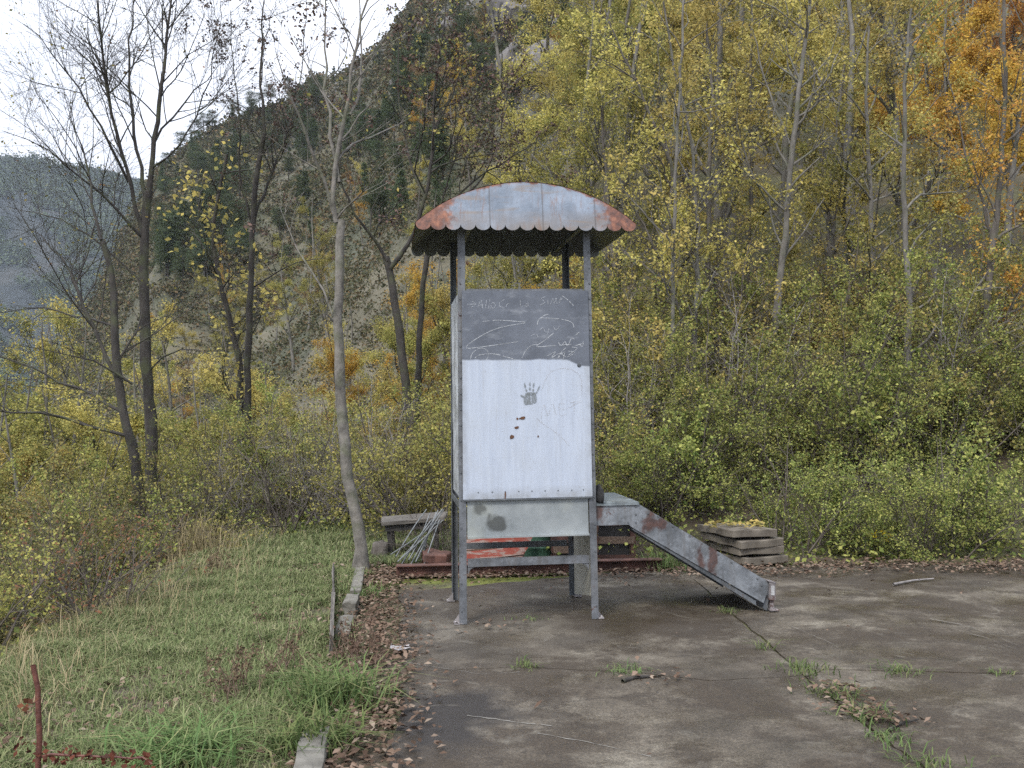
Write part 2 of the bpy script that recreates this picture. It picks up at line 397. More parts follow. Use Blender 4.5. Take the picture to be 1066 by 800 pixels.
pieces = [left_top[::-1] + backL[1:] + du[::-1][1:] + hl[::-1][1:-1],           # back left
          du[:] + backR[1:] + [Vector((9, 6.2, 0))] + hr[::-1][1:-1],            # back right
          hl[:] + dd[1:] + [Vector((-.45, 1.2, 0))] + left_bot[::-1][1:-1],      # front left
          hr[:] + [Vector((9, 1.2, 0)), Vector((1.75, 1.2, 0))] + dd[::-1][1:-1]]
bm = bmesh.new()
for k_, pc in enumerate(pieces):
    c = sum(pc, Vector()) / len(pc); zt = [0, -.006, .004, -.004][k_]
    q = []
    for v in pc:
        d = (c - v); d.z = 0; w = v + d.normalized() * .015; q.append(Vector((w.x, w.y, -.14)))
    prism(bm, q, (0, 0, .14 + zt))
bmesh.ops.triangulate(bm, faces=[f for f in bm.faces if len(f.verts) > 4])
pad = bm_obj('concrete_pad', bm, M['pad']); tag(pad, kind='structure')
m_scr = m_simple('pale scratches', (.13, .12, .10), (.24, .23, .21), 30, .9, None, 0)
for path, wd in (([(818, 650), (840, 660), (862, 669), (884, 682)], .006), ([(968, 645), (1000, 651), (1030, 660), (1066, 676)], .010), ([(990, 655), (1030, 666), (1062, 679)], .006), ([(486, 746), (530, 752), (582, 758)], .005), ([(560, 765), (620, 776), (690, 792)], .005), ([(420, 690), (500, 703), (560, 700)], .004)):
    pts = []; bm = bmesh.new(); prev = None
    for a_, b_ in zip(path, path[1:]): pts += jag(G(*a_), G(*b_), 6, .008)[:-1]
    for q in pts:
        w_ = wd * rngp.uniform(.2, 1.2); l = bm.verts.new((q.x, q.y - w_, .0065)); r_ = bm.verts.new((q.x, q.y + w_, .0065))
        if prev and rngp.random() > .12: bm.faces.new((prev[0], l, r_, prev[1]))
        prev = (l, r_)
    bm_obj('scratch', bm, m_scr, pad)

# ---------------------------------------------------------------- the tower
TL, TR = G(478, 651), G(624, 645)
TW = (TR - TL).length; TY = math.atan2((TR - TL).y, (TR - TL).x)
tower = empty('play_tower', (TL + TR) / 2, TY)
tag(tower, 'tall galvanised metal play tower with scalloped rusty roof and a short slide', 'play tower')
HW = TW / 2 - .005; DP = .92; EAVE = 2.895
HT = HW - .022                          # posts lean in a little towards the roof
def hw(z): return HW + (HT - HW) * z / 2.9
m_post = m_galv('galvanised posts', (.125, .133, .145), rustlo=.60)
m_dark = m_galv('weathered dark steel', (.10, .11, .12), rustlo=.62)
def post(sx, back, top):
    bm = bmesh.new(); w = .052; t = .005; y0 = DP if back else 0.0; dy = -1 if back else 1
    x0, x1 = sx * hw(0), sx * hw(top)
    for (wx, wy) in ((w, t), (t, w)):
        pts0 = [(x0, y0), (x0 - sx * wx, y0), (x0 - sx * wx, y0 + dy * wy), (x0, y0 + dy * wy)]
        if wy == w: pts0 = [(x0, y0 + dy * (t + .0005)), (x0 - sx * wx, y0 + dy * (t + .0005)), (x0 - sx * wx, y0 + dy * wy), (x0, y0 + dy * wy)]
        a = [bm.verts.new((px, py, .004)) for px, py in pts0]
        b = [bm.verts.new((px + x1 - x0, py, top)) for px, py in pts0]
        bm.faces.new(a); bm.faces.new(b[::-1])
        for i in range(4): bm.faces.new((a[i], b[i], b[(i + 1) % 4], a[(i + 1) % 4]))
    p = bm_obj('post', bm, m_post if not back else m_dark, tower)
    z = .1; ps = []
    while z < top - .12:
        ps.append((sx * (hw(z) - .014), y0 + (.003 if back else -.003), z)); z += .115 if z > .9 else .2
    if not back: rivets(ps, (0, -1, 0), .008, .008, m_dark, p)
    bm = bmesh.new()                     # bent foot plate
    fx = sx * (hw(0) + .012)
    box(bm, (fx, y0 + (.04 if not back else -.03), .008), (.06, .08, .008))
    prism(bm, [(fx - sx * .02, y0 + .002 * dy + dy * .06, .012), (fx + sx * .03, y0 + dy * .06, .012), (fx - sx * .02, y0 + dy * .06, .075)], (0, .006, 0))
    disc(bm, (fx + sx * .015, y0 + dy * .03, .016), (0, 0, 1), .012, .016)
    bm_obj('foot_bracket', bm, m_galv('bracket steel', (.30, .28, .28), rustlo=.6), p)
for sx in (-1, 1):
    post(sx, False, 2.93); post(sx, True, 2.93)

# front panel: white below, dark chalkboard paint above
PZ0, PZ1, PB = .905, 2.425, 1.917
def panel_mat():
    k = NM('painted front panel'); o = k.obj(); x, y, z = k.sep(o)
    edge = k.math('ADD', PB, k.math('MULTIPLY', k.math('SUBTRACT', k.noise(9, 4, o), .5), .028))
    edge = k.math('SUBTRACT', edge, k.math('MULTIPLY', k.ramp(k.math('ADD', x, .5), (.80, 0.), (.90, 1.)), .05))
    top = k.ramp(k.math('ADD', k.math('SUBTRACT', z, edge), k.math('MULTIPLY', k.noise(70, 5, o, .7), .012)), (0, 0.), (.012, 1.))
    st = k.noise(1, 6, k.mapv(o, (30, 30, 2.2)), .7)
    white = k.ramp(st, (.3, (.335, .378, .455)), (.7, (.405, .450, .525)))
    white = k.mix(k.ramp(k.noise(3, 5, o), (.5, 0.), (.7, .35)), white, (.33, .35, .37))
    white = k.mix(k.ramp(k.noise(1, 7, k.mapv(o, (55, 55, 2.5)), .75), (.55, 0.), (.72, .5)), white, (.30, .31, .325))
    white = k.mix(k.ramp(k.noise(40, 5, o, .7), (.62, 0.), (.70, .5)), white, (.22, .21, .20))
    ed = k.math('MAXIMUM', k.ramp(z, (.92, .8), (1.0, 0.)), k.ramp(k.math('ABSOLUTE', x), (.42, 0.), (.475, .7)))
    white = k.mix(k.math('MULTIPLY', ed, k.ramp(k.noise(16, 4, o), (.35, .3), (.65, .9))), white, (.22, .23, .24))
    slate = k.ramp(k.noise(4, 6, o, .6), (.3, (.072, .082, .102)), (.7, (.13, .145, .175)))
    chalk = k.ramp(k.noise(1, 6, k.mapv(o, (7, 7, 16)), .65), (.55, 0.), (.75, .35))
    slate = k.mix(chalk, slate, (.33, .35, .38))
    k.set(Base_Color=k.mix(top, white, slate), Roughness=k.mix(top, (.55, .55, .55), (.8, .8, .8)))
    k.bump(k.noise(3, 3, o), .06, .01); return k.m
def strip(bm, z0, z1, x0f, y0, y1):      # sheet between the leaning posts
    a = [(-x0f(z0), y0, z0), (x0f(z0), y0, z0), (x0f(z1), y0, z1), (-x0f(z1), y0, z1)]
    prism(bm, a, (0, y1 - y0, 0))
bm = bmesh.new(); strip(bm, PZ0, PZ1, lambda z: hw(z) - .027, -.0125, -.0065)
panel = bm_obj('front_panel', bm, panel_mat(), tower, bevel=.002)
panel['label'] = 'front panel painted slate grey above and white below, with chalk scribbles'
YP = -.0135
def zp(v): return PZ1 - (v - 42) / 743 * (PZ1 - PZ0)
def xp(u, v):
    l = 62 + 13 * (v - 42) / 743; w = 463 + 27 * (v - 42) / 743; z = zp(v)
    return (-1 + 2 * (u - l) / w) * (hw(z) - .030)
def crv(pts, n=6):
    out = []
    for a in range(len(pts) - 1):
        p0 = pts[max(a - 1, 0)]; p1 = pts[a]; p2 = pts[a + 1]; p3 = pts[min(a + 2, len(pts) - 1)]
        for i in range(n):
            t = i / n
            out.append(tuple(.5 * (2 * p1[c] + (p2[c] - p0[c]) * t + (2 * p0[c] - 5 * p1[c] + 4 * p2[c] - p3[c]) * t * t + (3 * p1[c] - p0[c] - 3 * p2[c] + p3[c]) * t ** 3) for c in (0, 1)))
    return out + [pts[-1]]
srng = random.Random(7); DEP = [0]
def stroke(bm, pts, w, curve=True):
    q = crv(pts) if curve else pts
    DEP[0] += 1; yy = YP - .00005 * DEP[0]
    prev = None
    for i, (u, v) in enumerate(q):
        a = q[max(i - 1, 0)]; b = q[min(i + 1, len(q) - 1)]
        d = Vector((b[0] - a[0], b[1] - a[1])); d = d.normalized() if d.length else Vector((1, 0))
        ww = w * srng.uniform(.55, 1.25)
        n = Vector((-d.y, d.x)) * ww
        l = bm.verts.new((xp(u + n.x, v + n.y), yy, zp(v + n.y))); r_ = bm.verts.new((xp(u - n.x, v - n.y), yy, zp(v - n.y)))
        if prev and srng.random() > .04: bm.faces.new((prev[0], l, r_, prev[1]))
        prev = (l, r_)
def m_chalk(name, c, lo, hi):
    k = NM(name); o = k.obj()
    tr = k.new('BsdfTransparent'); df = k.new('BsdfDiffuse'); k.put(df.inputs['Color'], c); mx = k.new('MixShader')
    k.put(mx.inputs[0], k.ramp(k.noise(90, 4, o), (.30, lo), (.55, hi)))
    k.t.links.new(tr.outputs[0], mx.inputs[1]); k.t.links.new(df.outputs[0], mx.inputs[2]); k.t.links.new(mx.outputs[0], k.out.inputs['Surface'])
    return k.m
bm = bmesh.new()
for s_ in ([(137, 152), (200, 148), (295, 155)], [(295, 158), (200, 175), (130, 205), (78, 245), (150, 241), (270, 225)],
           [(95, 287), (102, 265), (130, 247), (155, 255), (160, 275), (152, 291)], [(110, 283), (130, 271), (180, 268), (230, 280), (265, 290)],
           [(340, 165), (345, 147), (362, 133), (380, 127)], [(352, 140), (400, 142), (440, 147), (470, 158), (478, 176)],
           [(402, 195), (370, 220), (340, 243), (400, 240), (470, 236)], [(285, 284), (300, 256), (320, 239), (346, 235)],
           [(380, 277), (410, 262), (398, 282), (430, 266), (420, 284), (445, 262), (440, 290)], [(450, 248), (432, 266), (455, 281), (482, 265), (458, 260)],
           [(460, 275), (492, 250), (472, 246), (516, 232)], [(420, 228), (432, 240), (445, 226), (455, 240), (470, 214), (480, 218)], [(482, 205), (498, 192)],
           [(500, 236), (511, 244), (514, 226)], [(430, 60), (452, 76), (474, 96)]):
    stroke(bm, s_, 1.0)
bm_obj('chalk_drawing', bm, m_chalk('chalk', (.44, .46, .48), .25, .95), panel)
bm = bmesh.new()
for s_ in ([(80, 91), (112, 90)], [(98, 80), (112, 90), (95, 102)], [(118, 106), (131, 75), (137, 106)], [(122, 95), (137, 93)],
           [(147, 106), (152, 70)], [(158, 106), (164, 71)], [(175, 84), (168, 95), (175, 105), (184, 96), (176, 84)],
           [(217, 74), (200, 84), (200, 98), (217, 103)], [(222, 102), (228, 90), (238, 90)], [(275, 76), (277, 98), (286, 98)], [(300, 88), (292, 96), (304, 98), (303, 86)],
           [(367, 65), (353, 70), (366, 84), (350, 94)], [(377, 72), (378, 92)], [(388, 92), (395, 70), (401, 88), (408, 69), (412, 90)], [(420, 88), (427, 64)], [(418, 76), (432, 72)],
           [(350, 185), (362, 175), (372, 192), (385, 180), (378, 200)], [(400, 170), (410, 185), (425, 168)], [(318, 205), (335, 198), (345, 210)]):
    stroke(bm, s_, 1.1)
bm_obj('chalk_writing', bm, m_chalk('faint chalk', (.36, .38, .41), .15, .85), panel)
bm = bmesh.new()
for s_ in ([(362, 500), (372, 452), (388, 490), (404, 448), (418, 492)], [(450, 450), (430, 452), (434, 492), (458, 486)], [(432, 470), (450, 468)],
           [(470, 446), (500, 440)], [(485, 442), (488, 490)], [(360, 400), (390, 340), (450, 322), (505, 350), (515, 420)], [(345, 500), (370, 520), (430, 560), (470, 600)], [(455, 470), (515, 440)]):
    stroke(bm, s_, 1.8)
bm_obj('faded_lettering', bm, m_chalk('faded brown scrawl', (.36, .32, .28), .0, .22), panel)
bm = bmesh.new()                         # the print of a hand
def blob(bm, pts):
    DEP[0] += 1; yy = YP - .00005 * DEP[0]
    bm.faces.new([bm.verts.new((xp(u, v), yy, zp(v))) for u, v in pts])
def ell(cu, cv, a, b, rot=0, n=18, j=.08):
    o = []
    for i in range(n):
        t = i / n * 2 * math.pi; k = 1 + srng.uniform(-j, j); x = a * k * math.cos(t); y = b * k * math.sin(t); c, s = math.cos(rot), math.sin(rot)
        o.append((cu + x * c - y * s, cv + x * s + y * c))
    return o
HS = .88
def ell_h(cu, cv, a, b, rot=0, n=18): return ell(319 + (cu - 319) * HS, 418 + (cv - 418) * HS, a * HS, b * HS, rot, n)
blob(bm, ell_h(306, 432, 14, 25, .15)); blob(bm, ell_h(336, 428, 12, 24, -.1)); blob(bm, ell_h(318, 411, 20, 7, 0)); blob(bm, ell_h(318, 448, 17, 7, 0))
for (u, v, a, b, r_) in ((284, 420, 4, 8, -1.0), (290, 424, 4, 6, -1.0), (296, 377, 3.5, 13, -.2), (302, 397, 4, 6, -.2), (317, 372, 3.5, 9, 0), (317, 391, 4, 8, 0),
                         (333, 376, 3.5, 11, .12), (331, 396, 4, 6, .1), (354, 390, 3.2, 12, .42), (346, 406, 3.5, 5, .4)):
    blob(bm, ell_h(u, v, a, b, r_, 10))
bm_obj('hand_print', bm, m_chalk('grey hand print', (.20, .22, .23), .2, .75), panel)
m_spot = m_simple('rust spots', (.05, .025, .016), (.13, .06, .03), 60, .9, None, 0)
for (u, v, a, b) in ((273, 501, 4, 4), (292, 498, 9, 6), (283, 500, 5, 2.5), (271, 532, 8, 5), (252, 565, 8, 8), (352, 565, 2.5, 4), (232, 772, 2.5, 16)):
    bm = bmesh.new(); blob(bm, ell(u, v, a, b, 0, 12, .25)); bm_obj('rust_spot', bm, m_spot, panel)
bm = bmesh.new()
bm.free(); rivets([(xp(u, 760), YP, zp(760)) for u in (130, 183, 232, 283, 333, 383, 433, 485, 530)], (0, -1, 0), .006, .006, m_dark, panel)
bm = bmesh.new(); disc(bm, (xp(501, 312), YP - .002, zp(312)), (0, -1, 0), .016, .008, 12); bm_obj('lock_plate', bm, m_dark, panel)

def skirt_mat():
    k = NM('skirt sheet'); o = k.obj()
    n = k.noise(4, 6, o, .6); col = k.ramp(n, (.3, (.17, .19, .20)), (.7, (.31, .335, .34)))
    col = k.mix(k.ramp(k.noise(2.2, 5, o), (.52, 0.), (.68, .5)), col, (.31, .32, .25))
    sp = k.math('MAXIMUM', k.spot(o, (-.235, 0, .735), (.085, 9, .08), .35, 11, 1.1), k.math('MULTIPLY', k.spot(o, (-.36, 0, .82), (.05, 9, .055), .5, 11, 1.3), .8))
    col = k.mix(k.math('MULTIPLY', sp, .85), col, (.05, .053, .05))
    k.set(Base_Color=col, Metallic=.2, Roughness=.5).bump(k.noise(6, 3, o), .15, .02); return k.m
bm = bmesh.new(); strip(bm, .635, .895, lambda z: hw(z) - .059, .008, .012); strip(bm, .622, .635, lambda z: hw(z) - .059, -.022, .012)
bm_obj('skirt_panel', bm, skirt_mat(), tower)
bm = bmesh.new(); strip(bm, .895, .9045, lambda z: hw(z) - .03, -.02, .03)
lip = bm_obj('floor_lip', bm, m_dark, tower); rivets([(-.40 + i * .115, -.0195, .8985) for i in range(8)], (0, -1, 0), .007, .008, m_dark, lip)
bm = bmesh.new(); strip(bm, PZ1 - .004, PZ1 + .014, lambda z: hw(z) - .06, -.006, .02); bm_obj('panel_top_rail', bm, m_post, tower)
bm = bmesh.new()                         # lower tie bar with rounded gussets
zb = .415; strip(bm, zb, zb + .05, lambda z: hw(z) - .060, .006, .012); strip(bm, zb + .05, zb + .055, lambda z: hw(z) - .060, .006, .05)
for sx in (-1, 1):
    x = sx * (hw(zb) - .060); prism(bm, [(x, .0125, zb - .06), (x, .0125, zb), (x - sx * .06, .0125, zb), (x - sx * .02, .0125, zb - .018)], (0, .005, 0))
bm_obj('tie_bar', bm, m_post, tower)
bm = bmesh.new(); box(bm, (0, DP - .012, .44), (2 * hw(.44) - .13, .006, .05)); bm_obj('tie_bar', bm, m_dark, tower)
bm = bmesh.new(); box(bm, (-hw(.86) + .004, DP / 2, .86), (.006, DP - .13, .045)); bm_obj('side_rail', bm, m_dark, tower)
bm = bmesh.new(); box(bm, (0, DP / 2, .880), (2 * hw(.9) - .06, DP - .07, .012)); bm_obj('floor_plate', bm, m_dark, tower)
bm = bmesh.new(); box(bm, (-hw(1.6) + .012, DP / 2, 1.66), (.005, DP - .13, 1.5)); bm_obj('side_panel', bm, m_galv('side sheet', (.40, .42, .44)), tower)
m_cream = m_simple('cream sheet', (.22, .215, .175), (.34, .33, .28), 5, .7)
bm = bmesh.new(); x = hw(.4) - .012
prism(bm, [(x, .07, .16), (x, DP - .07, .03), (x, DP - .07, .86), (x, .07, .86)], (-.006, 0, 0)); bm_obj('lower_side_sheet', bm, m_cream, tower)

# roof: arched front and back boards with scalloped hems, vault sheet between
FO, BO, RW, SAG = .16, .20, .80, .306
Rr = (RW ** 2 + SAG ** 2) / (2 * SAG)
def arch(x, k=1): return EAVE + math.sqrt(max(Rr * Rr - x * x, 0)) - (Rr - SAG)
def roof_extra(k, o, rm):
    x, y, z = k.sep(o)
    n = k.math('MULTIPLY', k.math('SUBTRACT', k.noise(9, 7, o, .72), .5), .55)
    d = k.math('ADD', k.math('ABSOLUTE', x), n)
    ends = k.ramp(d, (.50, 0.), (.60, .95))
    r2 = k.math('ADD', k.math('MULTIPLY', x, x), k.math('POWER', k.math('SUBTRACT', z, EAVE - (Rr - SAG)), 2.))
    gap = k.math('SUBTRACT', Rr, k.math('SQRT', r2))
    rim = k.ramp(k.math('ADD', gap, k.math('MULTIPLY', n, .2)), (.0, 1.), (.014, 0.))
    return k.math('MAXIMUM', k.math('MAXIMUM', rm, ends), rim)
def roof_mat():
    k = NM('roof board sheet'); o = k.obj(); x, y, z = k.sep(o)
    rm = roof_extra(k, o, 0.0)
    n = k.noise(6, 6, o, .6); st = k.noise(1, 5, k.mapv(o, (30, 30, 2.)), .6)
    col = k.ramp(n, (.3, (.11, .135, .17)), (.7, (.235, .275, .335)))
    col = k.mix(k.ramp(st, (.5, 0.), (.72, .5)), col, (.14, .145, .165))
    col = k.mix(k.math('MULTIPLY', k.ramp(k.math('SUBTRACT', z, EAVE), (0., .9), (.10, 0.)), k.ramp(k.noise(5, 5, o), (.35, .35), (.6, 1.))), col, (.17, .145, .125))
    col = k.mix(k.math('MULTIPLY', k.ramp(k.noise(1, 5, k.mapv(o, (3, 3, 26))), (.58, 0.), (.68, .55)), 1.), col, (.20, .15, .105))
    seam = k.ramp(k.math('ABSOLUTE', k.math('SUBTRACT', k.math('FRACT', k.math('MULTIPLY', k.math('ADD', x, 2.), 2.6)), .5)), (.0, .75), (.022, 0.))
    col = k.mix(seam, col, (.075, .07, .07))
    run = k.math('MULTIPLY', k.ramp(k.noise(1, 6, k.mapv(o, (38, 38, 1.2)), .75), (.52, 0.), (.64, .75)), k.ramp(k.noise(3, 4, o), (.42, 0.), (.58, 1.)))
    col = k.mix(run, col, (.16, .085, .05))
    rc = k.ramp(k.noise(24, 5, o), (.3, (.045, .018, .012)), (.5, (.13, .045, .024)), (.68, (.26, .10, .05)))
    k.set(Base_Color=k.mix(rm, col, rc), Metallic=k.math('MULTIPLY', k.math('SUBTRACT', 1., rm), .3), Roughness=.5).bump(k.noise(7, 4, o), .4, .015); return k.m
m_roof = roof_mat(); m_under = m_galv('dark roof underside', (.11, .12, .115), rustlo=.6, metal=.1)
roof = empty('roof', (0, 0, 0)); roof.parent = tower
NS = 15
def board(y0, lean):
    top = [(-RW + 2 * RW * i / 48) for i in range(49)]
    pts = [(x, arch(x)) for x in top][::-1]
    sw = 2 * RW / NS
    for i in range(NS):
        cx = -RW + sw * (i + .5)
        for j in range(0, 8):
            a = math.pi - math.pi * j / 7.0
            pts.append((cx + sw / 2 * math.cos(a) * .999, EAVE - .012 - .042 * math.sin(a)))
    out = []
    for x, z in pts: out.append((x, y0 + lean * (z - EAVE), z))
    return out
for (y0, t, lean, m) in ((-FO, .003, .16, m_roof), (DP + BO, -.003, -.16, m_under)):
    bm = bmesh.new(); prism(bm, board(y0, lean), (0, t, 0)); bmesh.ops.triangulate(bm, faces=[f for f in bm.faces if len(f.verts) > 4])
    bm_obj('scalloped_board', bm, m, roof)
bm = bmesh.new(); rows = []
for (y, s_) in ((-FO, 1), (DP + BO, -1)):
    rows.append([(x, y + s_ * .16 * (arch(x) - EAVE) + s_ * .004, arch(x) + .001) for x in [-RW - .003 + 2 * (RW + .003) * i / 48 for i in range(49)]])
for dz in (0, .004):
    a = [bm.verts.new((p[0], p[1], p[2] + dz)) for p in rows[0]]; b = [bm.verts.new((p[0], p[1], p[2] + dz)) for p in rows[1]]
    for i in range(48): bm.faces.new((a[i], a[i + 1], b[i + 1], b[i]))
def vault_mat():
    k = NM('rusty vault sheet'); o = k.obj(); k.set(Base_Color=k.ramp(k.noise(7, 6, o, .65), (.35, (.10, .035, .02)), (.55, (.26, .085, .04)), (.72, (.30, .30, .31))), Roughness=.7).bump(k.noise(20, 4, o), .3, .01); return k.m
bm_obj('vault_sheet', bm, vault_mat(), roof, True)
bm = bmesh.new()                          # inner ceiling just under the vault, and side hems
a = [bm.verts.new((p[0] * .995, p[1] + .02, p[2] - .008)) for p in rows[0]]; b = [bm.verts.new((p[0] * .995, p[1] - .02, p[2] - .008)) for p in rows[1]]
for i in range(48): bm.faces.new((a[i], a[i + 1], b[i + 1], b[i]))
bm_obj('ceiling_sheet', bm, m_under, roof, True)
for sx in (-1, 1):
    bm = bmesh.new(); box(bm, (sx * (hw(2.88) - .085), DP / 2, 2.885), (.03, DP + .28, .03)); bm_obj('roof_bearer', bm, m_dark, roof)

# slide: level mouth, plate, then the sloping trough
def slide_extra(k, o, rm):
    a = k.spot(o, (hw(.8) + .02, 0, .80), (.075, 1, .09),   .6, 13, 1.5)
    b = k.spot(o, (hw(.8) + .41, 0, .70), (.075, 1, .075), .5, 13, 1.5); c = k.spot(o, (hw(.8) + .50, 0, .68), (.05, 1, .05), .5, 15, 1.5)
    d = k.spot(o, (hw(.8) + .80, 0, .42), (.035, 1, .12), .5, 15, 1.5); e = k.spot(o, (hw(.8) + .89, 0, .40), (.045, 1, .13), .5, 15, 1.5)
    s = a
    for q in (b, c, d, e): s = k.math('MAXIMUM', s, q)
    return k.math('MAXIMUM', rm, k.math('MULTIPLY', s, .85))
m_slide = m_galv('slide sheet', (.165, .178, .193), slide_extra, rustlo=.61)
slide = empty('slide', (0, 0, 0)); slide.parent = tower
sx0 = hw(.85) + .002; L1 = .315; YN, YF = .03, .82
xk = sx0 + L1; tipx, tipz = xk + 1.02, .215
def wallp(y):
    top = [(sx0, y, .845), (xk, y, .845), (tipx, y, tipz)]
    bot = [(tipx - .055, y, tipz - .15), (xk - .05, y, .67), (xk - .06, y, .685), (sx0, y, .685)]
    return top + bot
for y in (YN, YF):
    bm = bmesh.new(); prism(bm, wallp(y), (0, .004, 0)); bmesh.ops.triangulate(bm, faces=[f for f in bm.faces if len(f.verts) > 4])
    if y == YN:
        rv = [(xk + dx, y - .003, z) for (dx, z) in ((-.012, .82), (-.012, .76), (-.012, .70), (-.07, .70), (.08, .765), (.27, .665), (.40, .59), (.62, .445), (.72, .38), (.92, .25), (.95, .2), (.16, .74))]
        sw_ = bm_obj('side_wall', bm, m_slide, slide); rivets(rv, (0, -1, 0), .009, .01, m_dark, sw_)
    else: bm_obj('side_wall', bm, m_slide, slide)
bm = bmesh.new()
prism(bm, [(sx0, YN + .006, .845 + .002), (xk + .012, YN - .014, .847), (xk + .012, YF + .01, .847), (sx0, YF + .01, .847)], (0, 0, .006))
prism(bm, [(sx0, YN - .014, .832), (xk + .012, YN - .014, .832), (xk + .012, YN - .010, .832), (sx0, YN - .010, .832)], (0, 0, .0148))
bm_obj('platform_plate', bm, m_galv('platform sheet', (.16, .185, .195), rustlo=.72), slide)
bm = bmesh.new()                          # the sliding bed near the bottom of the trough
prism(bm, [(xk - .045, YN + .005, .685), (tipx - .05, YN + .005, tipz - .13), (tipx - .05, YN + .005, tipz - .135), (xk - .045, YN + .005, .68)], (0, YF - YN - .008, 0))
bm_obj('slide_bed', bm, m_galv('worn slide bed', (.42, .44, .46)), slide)
for y in (YN + .012, YF - .032):
    bm = bmesh.new(); prism(bm, [(xk - .035, y, .645), (tipx - .11, y, tipz - .168), (tipx - .11, y, tipz - .135), (xk - .035, y, .683)], (0, .02, 0)); bm_obj('runner', bm, m_dark, slide)
bm = bmesh.new()
box(bm, (tipx + .012, YN + .03, tipz - .062), (.05, .09, .135)); box(bm, (tipx + .025, YN + .03, .010), (.07, .1, .014)); box(bm, (tipx + .015, YN + .03, .045), (.03, .05, .07))
prism(bm, [(tipx - .03, YN - .018, tipz + .015), (tipx + .04, YN - .018, tipz - .005), (tipx + .04, YN + .09, tipz - .005), (tipx - .03, YN + .09, tipz + .015)], (0, 0, .01))
eb = bm_obj('end_bracket', bm, m_galv('rusted bracket', (.22, .20, .20), rustlo=.5), slide, bevel=.004)
bm = bmesh.new(); box(bm, (tipx + .012, YN - .0175, tipz - .055), (.026, .004, .07)); bm_obj('paint_tag', bm, m_simple('white flaking paint', (.22, .22, .22), (.40, .40, .40), 30, .7), eb)
bm = bmesh.new()
prism(bm, [(tipx - .05, YN + .02, .02), (tipx - .05, YF - .02, .02), (tipx - .02, YF - .02, .0), (tipx - .02, YN + .02, .0)], (.012, 0, tipz - .13 + .0))
bm_obj('end_plate', bm, m_dark, slide)
tower_inv = Matrix.Translation(tower.location) @ Matrix.Rotation(TY, 4, 'Z')
def TW_(x, y, z): return tower_inv @ Vector((x, y, z))

# ---------------------------------------------------------------- things lying about
def rng_(n): return np.random.default_rng(n)
m_stone = m_simple('old concrete slabs', (.06, .05, .038), (.20, .175, .14), 5, .9, None, .2, 40, .005)
m_wood = m_simple('grey weathered wood', (.05, .045, .04), (.16, .145, .125), 5, .9, (1, 12, 12), .5, 9)
m_woodx = m_simple('brown weathered wood', (.07, .045, .03), (.20, .14, .10), 5, .9, (12, 1, 12), .5, 9)
m_rustb = m_simple('brown rusty steel', (.035, .018, .014), (.12, .055, .04), 9, .85, None, .4)
m_black = m_simple('dark grimy steel', (.015, .014, .013), (.05, .045, .04), 9, .7)
def top_of_leaves(mn): pass
def rough_slab(name, c, s, rz, tilt, m, seed, bev=.012):
    r = rng_(seed); bm = bmesh.new(); bmesh.ops.create_cube(bm, size=1)
    bmesh.ops.subdivide_edges(bm, edges=bm.edges[:], cuts=3, use_grid_fill=True)
    jit = {}
    for v in bm.verts:
        kk = (round(v.co.x, 2), round(v.co.y, 2)); jj = jit.setdefault(kk, Vector(r.normal(size=3)))
        v.co = Vector((v.co.x * s[0], v.co.y * s[1], v.co.z * s[2])) + jj * (.004 if 'slab' in name else .008)
    o = bm_obj(name, bm, m, None, False, bev); o.location = c; o.rotation_euler = (tilt[0], tilt[1], rz); return o
# stack of four slabs
sb = G(783, 590); zt = 0.02
lab = ['bottom slab of the low stack, half sunk in the leaves', 'third concrete slab down in the low stack', 'second concrete slab down in the low stack, chipped on its front edge', 'topmost concrete slab of the low stack, littered with yellow leaves']
for i in range(4):
    th = .070
    o = rough_slab('concrete_slab', (sb.x - .02 + [.04, .02, -.01, -.05][i], sb.y + .34 + [0, .02, -.01, .0][i], zt + th / 2), (.50, .68, th), TY + [.02, -.05, .04, -.03][i] + .26, (R([.5, -1, 1.5, -1.2][i]), R([0, 1.2, .6, 1.6][i])), m_stone, 20 + i, .006)
    tag(o, lab[i], 'slab', 'concrete slabs in the stack'); zt += th + .014
SLAB_TOP = zt - .01; SLAB_C = (sb.x - .09, sb.y + .31)

# red boards, drum, crates, beam behind the tower
def rb_mat():
    k = NM('flaking red paint'); o = k.obj(); n = k.noise(5, 7, k.mapv(o, (1, 1, 5)), .65)
    c = k.ramp(n, (.3, (.27, .045, .03)), (.5, (.33, .09, .065)), (.54, (.34, .24, .21)), (.72, (.42, .34, .31)))
    c = k.mix(k.ramp(k.noise(2, 5, k.mapv(o, (1, 1, 9))), (.6, 0.), (.66, .8)), c, (.10, .03, .02))
    k.set(Base_Color=c, Roughness=.7).bump(n, .3, .01); return k.m
def pp(px, py, Y): return P(px, py, Y)
bb = empty('painted_board', pp(516, 590, 9.75)); tag(bb, 'flaking red and pink boards leaning behind the legs of the tower', 'board')
c = bb.location; m_red = rb_mat()
for (pts) in (((480, 563), (556, 555), (551, 566), (480, 573)), ((480, 575), (551, 568), (545, 577), (480, 585)), ((480, 587), (544, 579), (538, 592), (480, 594))):
    ps = [pp(a, b + 0, 9.75) - c for a, b in pts]; ps = [Vector((q.x, -(q.z) * .12, q.z)) for q in ps]; bm = bmesh.new(); prism(bm, ps, (0, .025, 0)); bm_obj('red_plank', bm, m_red, bb)
bm = bmesh.new(); ps = [pp(a, b, 9.86) - c for a, b in ((482, 558), (553, 552), (541, 596), (482, 597))]; prism(bm, ps, (0, .02, 0)); bm_obj('backing_board', bm, m_woodx, bb)
dr = empty('green_drum', (pp(562, 590, 10.05).x, 10.2, .0)); tag(dr, 'small dark green metal drum standing beside the red boards', 'drum')
